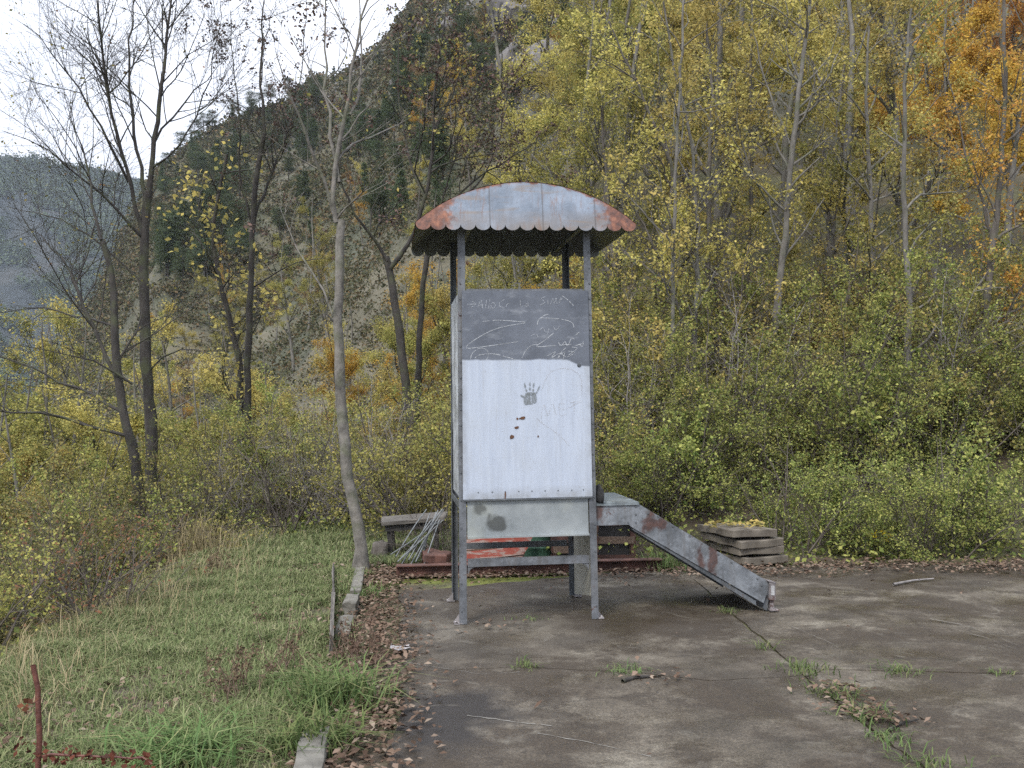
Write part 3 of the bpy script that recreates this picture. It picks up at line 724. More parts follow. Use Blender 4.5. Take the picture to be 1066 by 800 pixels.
def lathe(bm, prof, n=24):
    rings = [[bm.verts.new((r_ * math.cos(2 * math.pi * i / n), r_ * math.sin(2 * math.pi * i / n), z)) for i in range(n)] for r_, z in prof]
    for a, b in zip(rings, rings[1:]):
        for i in range(n): bm.faces.new((a[i], a[(i + 1) % n], b[(i + 1) % n], b[i]))
    bm.faces.new(rings[0][::-1]); bm.faces.new(rings[-1])
bm = bmesh.new(); lathe(bm, [(.155, .0), (.16, .01), (.155, .02), (.155, .14), (.163, .15), (.155, .16), (.155, .29), (.163, .30), (.155, .31), (.155, .42), (.162, .43), (.162, .445), (.15, .447), (.148, .435)])
bm_obj('shell', bm, m_simple('dull green paint', (.02, .06, .04), (.05, .12, .075), 7, .55), dr, True)
bm = bmesh.new(); disc(bm, (.08, .02, .441), (0, 0, 1), .025, .02, 12); bm_obj('bung', bm, m_black, dr)
def crate(name, x, y, z, sx, sy, sz, rz, label, n=3):
    e = empty(name, (x, y, z), rz); tag(e, label, 'crate', 'rusty crates behind the tower')
    for a in (-1, 1):
        for b in (-1, 1):
            bm = bmesh.new(); box(bm, (a * (sx / 2 - .02), b * (sy / 2 - .02), sz / 2), (.04, .04, sz)); bm_obj('corner_post', bm, m_rustb, e)
    for i in range(n):
        zz = .05 + (sz - .1) * i / (n - 1)
        for b in (-1, 1):
            bm = bmesh.new(); box(bm, (0, b * (sy / 2 + .006), zz), (sx, .012, .07)); bm_obj('slat', bm, m_rustb if (i + b) % 2 else m_woodx, e)
        for a in (-1, 1):
            bm = bmesh.new(); box(bm, (a * (sx / 2 + .006), 0, zz), (.012, sy - .002, .07)); bm_obj('slat', bm, m_rustb, e)
    bm = bmesh.new(); box(bm, (0, 0, .02), (sx - .09, sy - .09, .02)); bm_obj('bottom_board', bm, m_black, e)
    bm = bmesh.new(); box(bm, (0, 0, sz * .5), (sx - .1, sy - .1, sz * .8)); bm_obj('contents', bm, m_black, e)
q = pp(598, 590, 10.0); crate('rusty_crate', q.x, 10.15, 0, .44, .40, .40, .05, 'dark slatted crate seen between the right legs of the tower', 4)
q = pp(628, 590, 10.0); crate('rusty_crate', q.x + .12, 10.2, 0, .42, .42, .46, -.08, 'rust brown framed crate standing under the mouth of the slide', 3)
# rusty channel beam on the ground
be = empty('steel_beam', pp(552, 592, 9.45)); be.location.z = .012; tag(be, 'long rusty steel beam lying on the leaves behind the tower', 'beam')
be.rotation_euler = (0, 0, TY * .6)
bm = bmesh.new(); box(bm, (0, 0, .004), (2.5, .12, .012)); box(bm, (0, 0, .05), (2.496, .014, .079)); box(bm, (0, 0, .096), (2.5, .12, .012)); bm_obj('beam_profile', bm, m_rustb, be, bevel=.003)
q = pp(452, 583, 9.5); o = rough_slab('rusty_block', (q.x, 9.5, .150), (.20, .12, .075), .3, (.05, .08), m_rustb, 33, .01); tag(o, 'lump of rusty scrap metal resting on the left end of the steel beam', 'scrap')
q = pp(448, 575, 10.0); o = rough_slab('rusty_block', (q.x + .05, 10.1, .06), (.26, .18, .14), -.3, (.1, .12), m_rustb, 34, .02); tag(o, 'dark brown scrap block on the leaves behind the beam end', 'scrap')
# weathered board on dark trestle, left of the tower
tb = empty('board_bench', pp(432, 575, 10.8)); tb.location.z = hz(tb.location.x, 10.8); tag(tb, 'low bench of grey weathered boards left of the tower', 'bench')
zt = pp(430, 538, 10.8).z - tb.location.z
tb.rotation_euler = (0, R(-3.5), .06)
for i in range(3):
    bm = bmesh.new(); box(bm, (.02, -.2 + i * .19, zt - .02), (.66 + .03 * i, .18, .04)); bm_obj('plank', bm, m_wood, tb, bevel=.004)
bm = bmesh.new(); box(bm, (0, 0, zt - .075), (.56, .5, .065)); bm_obj('frame', bm, m_black, tb)
for a in (-1, 1):
    for b in (-1, 1):
        bm = bmesh.new(); box(bm, (a * .24, b * .2, (zt - .11) / 2 - .02), (.05, .05, zt - .07)); bm_obj('leg', bm, m_black, tb)
# bundle of rods leaning on the bench
r = rng_(5); m_rod = m_simple('dull grey rods', (.09, .10, .10), (.18, .19, .195), 20, .55, None, 0)
for i in range(12):
    a = pp(455 + r.uniform(-12, 8), 534 + r.uniform(-4, 10), 10.3 + r.uniform(0, .15)); b = pp(408 + i * 2.9 + r.uniform(-4, 4), 585 + r.uniform(-8, 4), 9.9 + r.uniform(-.15, .15))
    b.z = max(b.z, hz(b.x, b.y) + .012)
    t = np.linspace(0, 1, 7)[:, None]; pts = np.array(a)[None] * (1 - t) + np.array(b)[None] * t; pts[:, 2] += .05 * np.sin(t[:, 0] * 3.1) * r.uniform(-.6, .4)
    T = Tubes(); T.add(pts, [.006] * 7, 6); o = T.obj('metal_rod', m_rod); tag(o, 'thin grey rod in the bundle leaning beside the bench of boards', 'rod', 'rods leaning beside the bench')
# dark rag by the right post
T = bmesh.new(); bmesh.ops.create_icosphere(T, subdivisions=3, radius=1)
for v in T.verts:
    n = float(fbm(v.co.x * 2.1 + 5, v.co.y * 2.1 + v.co.z, 3, 2)); v.co = v.co * (1 + .9 * n); v.co = Vector((v.co.x * .028, v.co.y * .09, max(v.co.z, -.55) * .085))
o = bm_obj('dark_rag', T, m_simple('black cloth', (.012, .012, .013), (.03, .03, .032), 20, .95), None, True)
o.location = TW_(hw(.9) + .04, .07, .9); o.rotation_euler = (0, 0, TY); tag(o, 'crumpled black rag lying on the slide platform against the right post', 'rag')
# edging boards and kerb stones along the grass
def edging(pa, pb, h, th, label, m, name='edging_board', cat='board', z0=-.04, grp=None):
    a = G(*pa); b = G(*pb); d = b - a; bm = bmesh.new(); box(bm, (0, 0, h / 2), (d.length, th, h)); bmesh.ops.subdivide_edges(bm, edges=bm.edges[:], cuts=2, use_grid_fill=True)
    r = rng_(int(pa[0] * 7 + pa[1]))
    for v in bm.verts: v.co += Vector(r.normal(size=3)) * .004
    o = bm_obj(name, bm, m, None, False, .004); o.location = (a + b) / 2; o.location.z = z0; o.rotation_euler = (0, 0, math.atan2(d.y, d.x)); return tag(o, label, cat, grp)
edging((347, 596), (347, 632), .13, .022, 'far half of the thin wooden edging board standing in the grass', m_wood)
edging((347, 634), (345, 682), .17, .022, 'near half of the wooden edging board, taller and split, in the grass', m_wood)
m_kerb = m_simple('mossy kerb stone', (.08, .075, .062), (.19, .18, .155), 8, .9, None, .5, 40)
edging((377, 588), (370, 622), .10, .09, 'kerb stone at the foot of the pale tree, buried in leaves', m_kerb, 'kerb_stone', 'kerb', -.045)
edging((368, 630), (364, 640), .13, .10, 'small pale kerb stone beside the wooden edging board', m_kerb, 'kerb_stone', 'kerb')
edging((360, 648), (356, 664), .09, .10, 'mossy kerb stone between edging board and dried weeds', m_kerb, 'kerb_stone', 'kerb')
edging((330, 770), (316, 830), .10, .12, 'kerb stone in the front grass at the bottom edge', m_kerb, 'kerb_stone', 'kerb')
# stump by the pale tree
st = G(394, 583); bm = bmesh.new(); lathe(bm, [(.12, -.05), (.105, .02), (.085, .09), (.082, .15), (.07, .165), (.03, .160)], 14)
r = rng_(3)
for v in bm.verts: v.co += Vector(r.normal(size=3)) * .010
o = bm_obj('tree_stump', bm, M['bark_mid'], None, True); o.location = (st.x, st.y + .1, 0); tag(o, 'short brown tree stump beside the base of the pale tree', 'stump')
# litter and twigs on the concrete
bm = bmesh.new(); r = rng_(9)
gv = [[bm.verts.new((a * .030 + r.normal() * .006, b * .024 + r.normal() * .006, .012 + .010 * r.random() + .006 * abs(a))) for b in range(-2, 3)] for a in range(-2, 3)]
for a in range(4):
    for b in range(4): bm.faces.new((gv[a][b], gv[a + 1][b], gv[a + 1][b + 1], gv[a][b + 1]))
sol = bm_obj('paper_scrap', bm, m_simple('crumpled paper', (.28, .26, .26), (.42, .40, .40), 10, .9, None, 0)); q = G(416, 678)
sol.location = (q.x, q.y, 0); tag(sol, 'crumpled whitish paper scrap on the left edge of the concrete', 'litter')
md = sol.modifiers.new('thickness', 'SOLIDIFY'); md.thickness = .002
def twig(pix, rad, label, m, z=.012):
    pts = np.array([G(*p) for p in pix]); pts[:, 2] += z + rad; T = Tubes(); T.add(pts, np.linspace(rad, rad * .5, len(pts)), 6)
    return tag(T.obj('fallen_twig', m), label, 'twig')
twig([(648, 712), (660, 708), (672, 707), (688, 706)], .013, 'short dark twig lying on the crack in the concrete', M['bark_dark'], .0)
twig([(925, 762), (938, 755), (956, 751)], .009, 'thin dark twig beside the weedy joint on the right', M['bark_dark'], .0)
twig([(930, 610), (950, 606), (972, 604)], .012, 'pale stick at the leafy back edge of the concrete', M['twig_grey'], .0)

# ---------------------------------------------------------------- growing trees and shrubs
def subdiv(pts, n, rng, wob):
    pts = np.asarray(pts, float); s = np.concatenate([[0], np.cumsum(np.linalg.norm(np.diff(pts, axis=0), axis=1))])
    t = np.linspace(0, s[-1], n); o = np.stack([np.interp(t, s, pts[:, c]) for c in range(3)], 1)
    if n > 4:
        q = o.copy(); q[1:-1] = (o[:-2] + 2 * o[1:-1] + o[2:]) / 4; o = q
    w = rng.normal(size=(n, 3)) * wob; w[0] = 0; w = np.cumsum(w, 0) * .5 + w * .5
    return o + w
def branch(rng, p, d, L, n, grav, wob):
    pts = [np.array(p, float)]; d = np.array(d, float)
    for i in range(n - 1):
        d = d + np.array([0, 0, grav]) + rng.normal(size=3) * wob; d /= np.linalg.norm(d); pts.append(pts[-1] + d * L / (n - 1))
    return np.array(pts)
def sprout(T, tips, rng, pts, rad, sp, lvl):
    S = sp[lvl]; seg = np.linalg.norm(np.diff(pts, axis=0), axis=1); L = seg.sum(); s = np.concatenate([[0], np.cumsum(seg)])
    n = rng.poisson(S['n'] * L)
    for f in S.get('from', .2) + (1 - S.get('from', .2)) * rng.random(n):
        q = np.array([np.interp(f * L, s, pts[:, c]) for c in range(3)]); i = min(np.searchsorted(s, f * L), len(pts) - 1)
        tg = pts[i] - pts[max(i - 1, 0)]; tg = tg / (np.linalg.norm(tg) + 1e-9)
        a = rng.normal(size=3); a -= tg * a.dot(tg); a /= np.linalg.norm(a) + 1e-9
        ang = R(rng.normal(S['ang'], 12)); d = tg * math.cos(ang) + a * math.sin(ang); d[2] += S.get('up', .15); d /= np.linalg.norm(d)
        l = S['len'] * rng.uniform(.5, 1.3) * (1.15 - .6 * f)
        r0 = min(np.interp(f * L, s, rad) * .6, S['r']); k = 4 if l > .5 else 3
        b = branch(rng, q, d, l, max(3, int(l / .14)) if l < 1.2 else 9, S.get('grav', .03), S.get('wob', .16))
        br = np.linspace(r0, max(r0 * .35, .0017), len(b)); T.add(b, br, 3 if r0 < .006 else 5)
        if S.get('tip'): tips.append(b[len(b) // 3:])
        if lvl + 1 < len(sp): sprout(T, tips, rng, b, br, sp, lvl + 1)
def spread(tips, n, rng, sd):
    if not tips: return np.zeros((0, 3))
    a = np.concatenate(tips); w = np.repeat(rng.exponential(1.0, len(tips)) ** 1.25, [len(t) for t in tips]); return a[rng.choice(len(a), n, p=w / w.sum())] + rng.normal(size=(n, 3)) * sd
BARE = [dict(n=4.6, len=1.5, r=.011, ang=44, up=.22, wob=.11), dict(n=5.6, len=.85, r=.006, ang=42, up=.18, wob=.12, tip=1), dict(n=6.5, len=.46, r=.0036, ang=40, up=.1, tip=1)]
FULL = [dict(n=2.6, len=1.25, r=.02, ang=52, up=.2), dict(n=4.0, len=.6, r=.008, ang=45, tip=1), dict(n=4.5, len=.28, r=.0035, ang=45, tip=1)]
def guided(name, label, cat, limbs, sp, bark, leaf=None, nleaf=0, lsize=.06, lsd=.06, seed=1, group=None, extra=None, thin=.58):
    """limbs: list of (path, r0, r1, sprouting level or None); path points are world points"""
    rng = rng_(seed); p0 = np.array(limbs[0][0][0]); base = np.array([p0[0], p0[1], hz(p0[0], p0[1])])
    e = empty(name, base); tag(e, label, cat, group); T = Tubes(); B = T; tips = []
    for li, (path, r0, r1, lv) in enumerate(limbs):
        if li and thin: r0, r1 = r0 * thin, r1 * thin
        pts = np.array([tuple(p) for p in path]) - base
        if li == 0: pts = np.concatenate([[[pts[0][0], pts[0][1], -.25]], pts]) if pts[0][2] > -.2 else pts
        n = max(6, int(np.linalg.norm(np.diff(pts, axis=0), axis=1).sum() / .22)); pts = subdiv(pts, n, rng, .012 if r0 > .03 else .02)
        rad = np.linspace(r0, r1, n) * (1 + rng.normal(size=n) * .05)
        if li == 0: rad = rad * (1 + .55 * np.exp(-np.clip(pts[:, 2], 0, None) / .11))
        T.add(pts, rad, 9 if r0 > .03 else 6)
        if lv is not None: sprout(B, tips, rng, pts, rad, sp, lv)
    T.obj('trunk', bark, e)
    if leaf and nleaf:
        V, Q = leaf_quads(spread(tips, nleaf, rng, lsd), lsize, rng); quads_obj('crown', V, Q, leaf, e)
    for (m, n, size, sd, nm) in (extra or []):
        a = np.concatenate(tips); c = a[rng.integers(0, len(a), n)]; pts = np.repeat(c, 14, 0) + rng.normal(size=(n * 14, 3)) * sd
        V, Q = leaf_quads(pts, size, rng); o_ = quads_obj(nm, V, Q, m, e)
        if n > 100: tag(o_, kind='stuff')
    return e
def pth(pix, Y, seed=0, dy=.0):
    r = rng_(seed + 100); y = Y; out = []
    for i, (a, b) in enumerate(pix):
        out.append(P(a, b, y)); y += r.normal() * dy
    return out
def foot(px, py, Y):           # first point of a trunk, on the ground below the seen spot
    q = P(px, py, Y); return Vector((q.x, q.y, min(q.z, hz(q.x, q.y))))
def ends(path, dy):            # push a limb gradually away from or towards the viewer
    n = len(path); return [Vector((p.x * (1 + dy * i / n / p.y), p.y + dy * i / n, EYE + (p.z - EYE) * (1 + dy * i / n / p.y))) for i, p in enumerate(path)]

# big bare tree on the left
Y = 13.5
L1_ = [foot(160, 470, Y)] + pth([(160, 465), (157, 420), (153, 360), (151, 300), (151, 240), (155, 200)], Y)
lm = [(L1_, .095, .055, None),
      (pth([(155, 200), (158, 150), (166, 90), (173, 30), (178, -40)], Y), .07, .012, 0),
      (ends(pth([(153, 210), (145, 150), (140, 100), (138, 50), (150, -30)], Y), .8), .05, .01, 0),
      (ends(pth([(151, 250), (135, 190), (118, 130), (108, 70), (100, 0), (96, -60)], Y), -.6), .055, .01, 0),
      (ends(pth([(134, 190), (112, 140), (80, 90), (55, 50), (25, 20)], Y), -1.2), .035, .006, 0),
      (ends(pth([(160, 150), (185, 115), (215, 85), (240, 60)], Y), 1.0), .03, .005, 0),
      (ends(pth([(158, 175), (190, 150), (215, 110), (228, 60), (235, 0)], Y), -.8), .028, .005, 0),
      (ends(pth([(151, 250), (120, 215), (80, 180), (40, 150), (0, 135)], Y), -1.4), .04, .006, 0),
      (ends(pth([(152, 300), (110, 255), (60, 225), (10, 215)], Y), 1.2), .032, .006, 0),
      (ends(pth([(157, 385), (180, 365), (205, 360), (235, 372)], Y), -.6), .022, .005, 1)]
guided('bare_tree', 'tall bare tree with dark trunk forking into many fine limbs at the far left', 'tree', lm, BARE, M['bark_dark'], M['leaf_russet'], 160, .05, .04, 11)
Y = 12.6
lm = [([foot(146, 500, Y)] + pth([(144, 490), (132, 440), (120, 390), (118, 330), (112, 280), (105, 250)], Y), .085, .035, None),
      (ends(pth([(120, 390), (100, 350), (85, 300), (60, 260), (30, 240)], Y), .8), .05, .008, 0),
      (ends(pth([(105, 250), (92, 200), (85, 150), (70, 100)], Y), .5), .035, .006, 0),
      (ends(pth([(136, 455), (90, 440), (50, 430), (0, 425), (-60, 430)], Y), -1.0), .04, .01, 1),
      (ends(pth([(130, 430), (90, 405), (50, 390), (0, 372), (-50, 365)], Y), .8), .038, .008, 1),
      (ends(pth([(138, 400), (100, 375), (60, 365), (20, 362)], Y), -.8), .03, .006, 1),
      (ends(pth([(120, 340), (80, 330), (40, 320), (-20, 330)], Y), 1.0), .025, .006, 1),
      (ends(pth([(118, 385), (145, 340), (150, 310)], Y), .3), .03, .008, 0)]
guided('bare_tree', 'leaning bare tree with low limbs sweeping left beside the tall bare tree', 'tree', lm, BARE, M['bark_dark'], M['leaf_olive'], 420, .045, .05, 12)

# pale tree in front
Y = 9.7
t0 = [Vector((G(378, 592).x, Y, -.02))] + pth([(374, 562), (366, 525), (357, 480), (352, 430), (348, 380), (347, 320), (349, 270), (350, 228)], Y)
PALE = [dict(n=2.6, len=1.0, r=.018, ang=42, up=.3), dict(n=4.8, len=.6, r=.007, ang=45, up=.2, tip=1), dict(n=6, len=.3, r=.0035, ang=42, tip=1)]
lm = [(t0, .060, .042, None),
      (pth([(350, 232), (354, 180), (362, 130), (370, 85), (382, 37), (398, -30)], Y), .047, .012, 0),
      (ends(pth([(353, 190), (347, 140), (340, 90), (342, 40), (338, -40)], Y), .6), .032, .009, 0),
      (ends(pth([(347, 222), (336, 190), (322, 160), (310, 138), (302, 110), (288, 60)], Y), -.5), .03, .008, 0),
      (ends(pth([(364, 120), (376, 100), (378, 60), (372, 0), (370, -40)], Y), .7), .025, .007, 0),
      (ends(pth([(349, 230), (365, 215), (385, 190), (402, 165)], Y), -.5), .018, .004, 1),
      (ends(pth([(347, 330), (335, 300), (315, 270), (295, 240), (288, 215)], Y), .5), .022, .005, 1),
      (ends(pth([(347, 335), (341, 312), (343, 285)], Y), -.3), .016, .008, None)]
guided('pale_tree', 'slim tree with pale grey bark standing at the right side of the grass verge', 'tree', lm, PALE, M['bark_pale'], None, 0, .06, .06, 13,
       extra=[(M['leaf_dark'], 34, .045, .04, 'seed_clusters')])

# dark trees with seed clusters behind, left of the tower
DARK = [dict(n=3.6, len=1.25, r=.016, ang=55, up=.2, wob=.22), dict(n=5.4, len=.7, r=.008, ang=50, up=.15, wob=.22, tip=1), dict(n=6, len=.34, r=.0042, ang=45, tip=1, wob=.2)]
Y = 15.0
lm = [([foot(434, 500, Y)] + pth([(433, 480), (428, 430), (422, 380), (414, 330), (408, 290), (403, 270)], Y), .082, .056, None),
      (ends(pth([(403, 272), (392, 250), (378, 235), (360, 205), (350, 150)], Y), -.6), .05, .01, 0),
      (pth([(406, 280), (425, 255), (440, 215), (447, 180), (452, 140), (450, 95), (462, 30), (465, -30)], Y), .062, .012, 0),
      (ends(pth([(443, 205), (428, 180), (420, 130), (412, 80), (416, 10)], Y), .7), .035, .008, 0),
      (ends(pth([(452, 140), (468, 110), (485, 70), (492, 10)], Y), .7), .03, .008, 0)]
guided('dark_tree', 'dark crooked tree with brown seed clusters, nearest the left post of the tower', 'tree', lm, DARK, M['bark_dark'], M['leaf_olive'], 500, .06, .06, 14,
       extra=[(M['leaf_dark'], 150, .05, .035, 'seed_clusters')])
Y = 15.6
lm = [([foot(430, 490, Y)] + pth([(432, 440), (434, 380), (436, 330), (437, 290), (445, 255), (452, 235)], Y), .062, .038, None),
      (ends(pth([(452, 240), (475, 205), (510, 180), (540, 160), (575, 140)], Y), .6), .04, .006, 0),
      (ends(pth([(470, 212), (500, 190), (520, 150), (530, 100), (535, 50)], Y), .9), .028, .006, 0),
      (ends(pth([(450, 245), (465, 200), (475, 150), (500, 95), (510, 40)], Y), -.6), .03, .006, 0)]
guided('dark_tree', 'dark tree with boughs reaching right above the tower roof', 'tree', lm, DARK, M['bark_dark'], M['leaf_olive'], 400, .06, .06, 15,
       extra=[(M['leaf_dark'], 120, .05, .04, 'seed_clusters')])
Y = 16.5
lm = [([foot(250, 410, Y)] + pth([(248, 375), (240, 345), (230, 310), (222, 280), (218, 250), (222, 205), (232, 160)], Y), .075, .025, 0),
      (ends(pth([(220, 265), (205, 235), (195, 225)], Y), -.5), .02, .006, 1)]
guided('leaning_tree', 'thin dark leaning tree with lime yellow leaves left of the pale tree', 'tree', lm, DARK, M['bark_dark'], M['leaf_yellow'], 700, .10, .12, 16)
Y = 16.0
lm = [([foot(258, 420, Y)] + pth([(259, 375), (261, 330), (263, 290), (264, 230), (268, 180), (276, 140)], Y), .07, .038, None),
      (pth([(276, 140), (272, 100), (268, 60), (272, 10), (270, -40)], Y), .045, .01, 0),
      (ends(pth([(265, 230), (285, 180), (305, 120), (318, 60), (322, 0)], Y), .9), .04, .008, 0),
      (ends(pth([(263, 300), (285, 282), (310, 272), (340, 270)], Y), -.5), .025, .006, 1),
      (ends(pth([(264, 240), (248, 190), (250, 120), (240, 60), (238, 10)], Y), -.6), .035, .008, 0)]
guided('dark_tree', 'upright dark tree with brown seed clusters between leaning tree and pale tree', 'tree', lm, DARK, M['bark_dark'], None, 0, .06, .06, 17,
       extra=[(M['leaf_dark'], 150, .05, .035, 'seed_clusters')])

# slender trees in the thicket on the right, one by one
def slim(pix, Y, r0, r1, label, leaf, nleaf, seed, bark='bark_grey', more=(), name='slender_tree', ls=.05):
    lm = [([foot(pix[0][0], pix[0][1], Y)] + pth(pix, Y, seed, .06), r0, r1, 0)] + [(ends(pth(px, Y), dy), ra, rb, 0) for px, dy, ra, rb in more]
    return guided(name, label, 'tree', lm, FULL, M[bark], M[leaf] if leaf else None, int(nleaf * 1.4), ls, .055, seed, 'slender trees in the thicket')
slim([(702, 535), (703, 420), (703, 310), (706, 190), (711, 80), (716, -40)], 12.6, .034, .012, 'thinnest pale slender stem standing nearest the right side of the tower', 'leaf_yellow', 1800, 31)
slim([(722, 430), (723, 300), (724, 220), (716, 130), (700, 70), (690, 0)], 13.2, .036, .012, 'pale slender tree just right of the thinnest stem', 'leaf_yellow', 1800, 32)
slim([(800, 400), (804, 350), (812, 260), (820, 180), (828, 110), (838, 40), (845, -40)], 14.0, .062, .02, 'tallest straight grey trunk rising behind the stack of slabs', 'leaf_yellow', 2600, 33, 'bark_grey',
     [([(822, 150), (805, 110), (790, 60), (780, -20)], .6, .03, .006), ([(815, 235), (795, 260 - 50), (775, 150), (765, 90)], -.5, .028, .006), ([(826, 130), (850, 100), (868, 60), (880, 0)], .5, .022, .005)])
slim([(940, 510), (944, 430), (946, 340), (944, 250), (941, 170), (940, 90), (946, 10)], 12.7, .058, .014, 'rough grey trunk with shaggy bark on the right of the thicket', 'leaf_olive', 1900, 34)
slim([(908, 400), (911, 310), (906, 220), (902, 120), (905, 30)], 14.2, .05, .014, 'grey trunk just left of the shaggy trunk', 'leaf_olive', 1700, 35)
slim([(738, 350), (738, 260), (740, 180), (745, 100), (738, 20)], 15.0, .055, .016, 'darker slender tree behind the two pale stems', 'leaf_yellow', 2400, 36, 'bark_mid')
slim([(676, 430), (682, 330), (694, 240), (700, 180), (676, 120), (648, 60), (630, 10)], 14.2, .045, .01, 'slender tree whose top arches left towards the tower', 'leaf_yellow', 2000, 37, 'bark_mid', [([(700, 190), (690, 130), (684, 60), (690, 0)], .4, .022, .005)])
slim([(780, 380), (776, 280), (782, 180), (781, 90), (784, -10)], 15.5, .05, .014, 'slender tree left of the tallest straight trunk', 'leaf_yellow', 2200, 38, 'bark_mid')
slim([(1020, 420), (1030, 300), (1042, 200), (1050, 90), (1046, -20)], 13.0, .06, .016, 'tree with orange leaves at the right edge of the photo', 'leaf_orange', 3000, 39, 'bark_mid', [([(1036, 250), (1010, 180), (990, 90), (985, 0)], .5, .03, .006), ([(1045, 180), (1075, 120), (1100, 40)], -.4, .03, .006)])
slim([(880, 430), (874, 330), (862, 240), (868, 150), (880, 60)], 15.2, .04, .01, 'slender tree with yellow olive leaves right of the tallest straight trunk', 'leaf_olive', 2000, 40, 'bark_mid')
slim([(640, 430), (642, 330), (636, 240), (628, 150), (625, 60)], 15.4, .045, .012, 'slender tree rising just right of the tower roof', 'leaf_yellow', 2200, 41, 'bark_mid')
e = guided('broken_trunk', 'grey leaning broken trunk at the right of the thicket', 'trunk', [([foot(976, 530, 11.9)] + pth([(980, 505), (990, 478), (1003, 450), (1012, 425), (1010, 405)], 11.9), .045, .028, None)], FULL, M['bark_grey'], seed=44)

# repeated trees of the woods behind
def wood_tree(seed, h, leaf, nleaf, bark, ls=.075, wide=1.0):
    rng = rng_(seed); T = Tubes(); B = T; tips = []
    tr = branch(rng, (0, 0, -.5), (rng.normal() * .06, rng.normal() * .06, 1), h + .5, 14, .03, .05); rad = np.linspace(.04 + .008 * h, .01, 14); T.add(tr, rad, 8)
    for i in range(int(h * 1.6)):
        f = rng.uniform(.22, .95); k = int(f * 13); a = rng.uniform(0, 6.28); d = (math.cos(a) * .75, math.sin(a) * .75, rng.uniform(.5, 1.1))
        L = h * .30 * wide * (1.15 - .8 * f) * rng.uniform(.7, 1.2); b = branch(rng, tr[k], np.array(d) / np.linalg.norm(d), L, 8, .05, .12)
        br = np.linspace(rad[k] * .55, .004, 8); T.add(b, br, 5); sprout(B, tips, rng, b, br, [dict(n=3.4, len=.75, r=.01, ang=48, tip=1, **{'from': .1}), dict(n=3.5, len=.4, r=.004, ang=48, tip=1)], 0)
    e = empty('woodland_tree', (0, 0, 0)); T.obj('trunk', bark, e)
    V, Q = leaf_quads(spread(tips, nleaf, rng, .07), ls, rng); quads_obj('crown', V, Q, leaf, e)
    for c in e.children: c.material_slots[0].link = 'OBJECT'; c.material_slots[0].material = c.data.materials[0]
    return e
protos = [wood_tree(51, 8.0, M['leaf_yellow'], 11000, M['bark_grey'], .052), wood_tree(52, 7.0, M['leaf_olive'], 11500, M['bark_mid'], .052, 1.15), wood_tree(53, 9.0, M['leaf_yellow'], 11500, M['bark_grey'], .054, .9), wood_tree(54, 6.0, M['leaf_gold'], 10500, M['bark_grey'], .050, 1.2)]
used = set()
def place(protos_, i, x, y, rz, s, label, cat, group, leafm=None, dz=0):
    p = protos_[i]
    o = p if id(p) not in used else copy_tree(p); used.add(id(p))
    if o is p: pass
    o.location = (x, y, hz(x, y) - .08 * s + dz); o.rotation_euler = (0, 0, rz); o.scale = (s, s, s)
    tag(o, label, cat, group)
    for k in ('group',):
        if group is None and k in o: del o[k]
    if leafm is not None:
        for c in o.children:
            if c.name.split('.')[0] in ('crown', 'foliage'): c.material_slots[0].material = leafm
    return o
r = rng_(60)
spots = []
def far_enough(x, y, d): return all((x - a) ** 2 + (y - b) ** 2 > d * d for a, b in spots)
# right: 30 trees on the bank; left and middle: trees on the lower ground
while len(spots) < 54:
    x, y = r.uniform(.6, 15), r.uniform(15.5, 29)
    if x < y * .60 + .5 and far_enough(x, y, 1.25): spots.append((x, y))
nr = len(spots)
for n_, (x, y) in enumerate(spots):
    ratio = x / y
    lf = M['leaf_orange'] if ratio > .47 and n_ % 3 else M['leaf_gold'] if ratio > .36 and n_ % 2 else M['leaf_yellow'] if n_ % 5 in (0, 1, 3) else M['leaf_olive']
    nm = 'orange' if lf is M['leaf_orange'] else 'golden' if lf is M['leaf_gold'] else 'yellow' if lf is M['leaf_yellow'] else 'olive green'
    place(protos, n_ % 4, x, y, r.uniform(0, 6.28), r.uniform(.8, 1.15), 'autumn tree with %s leaves in the dense wood right of the tower' % nm, 'tree', '%s trees in the wood right of the tower' % nm, lf)
spots = []
PH = [8.3, 7.3, 9.3, 6.3]
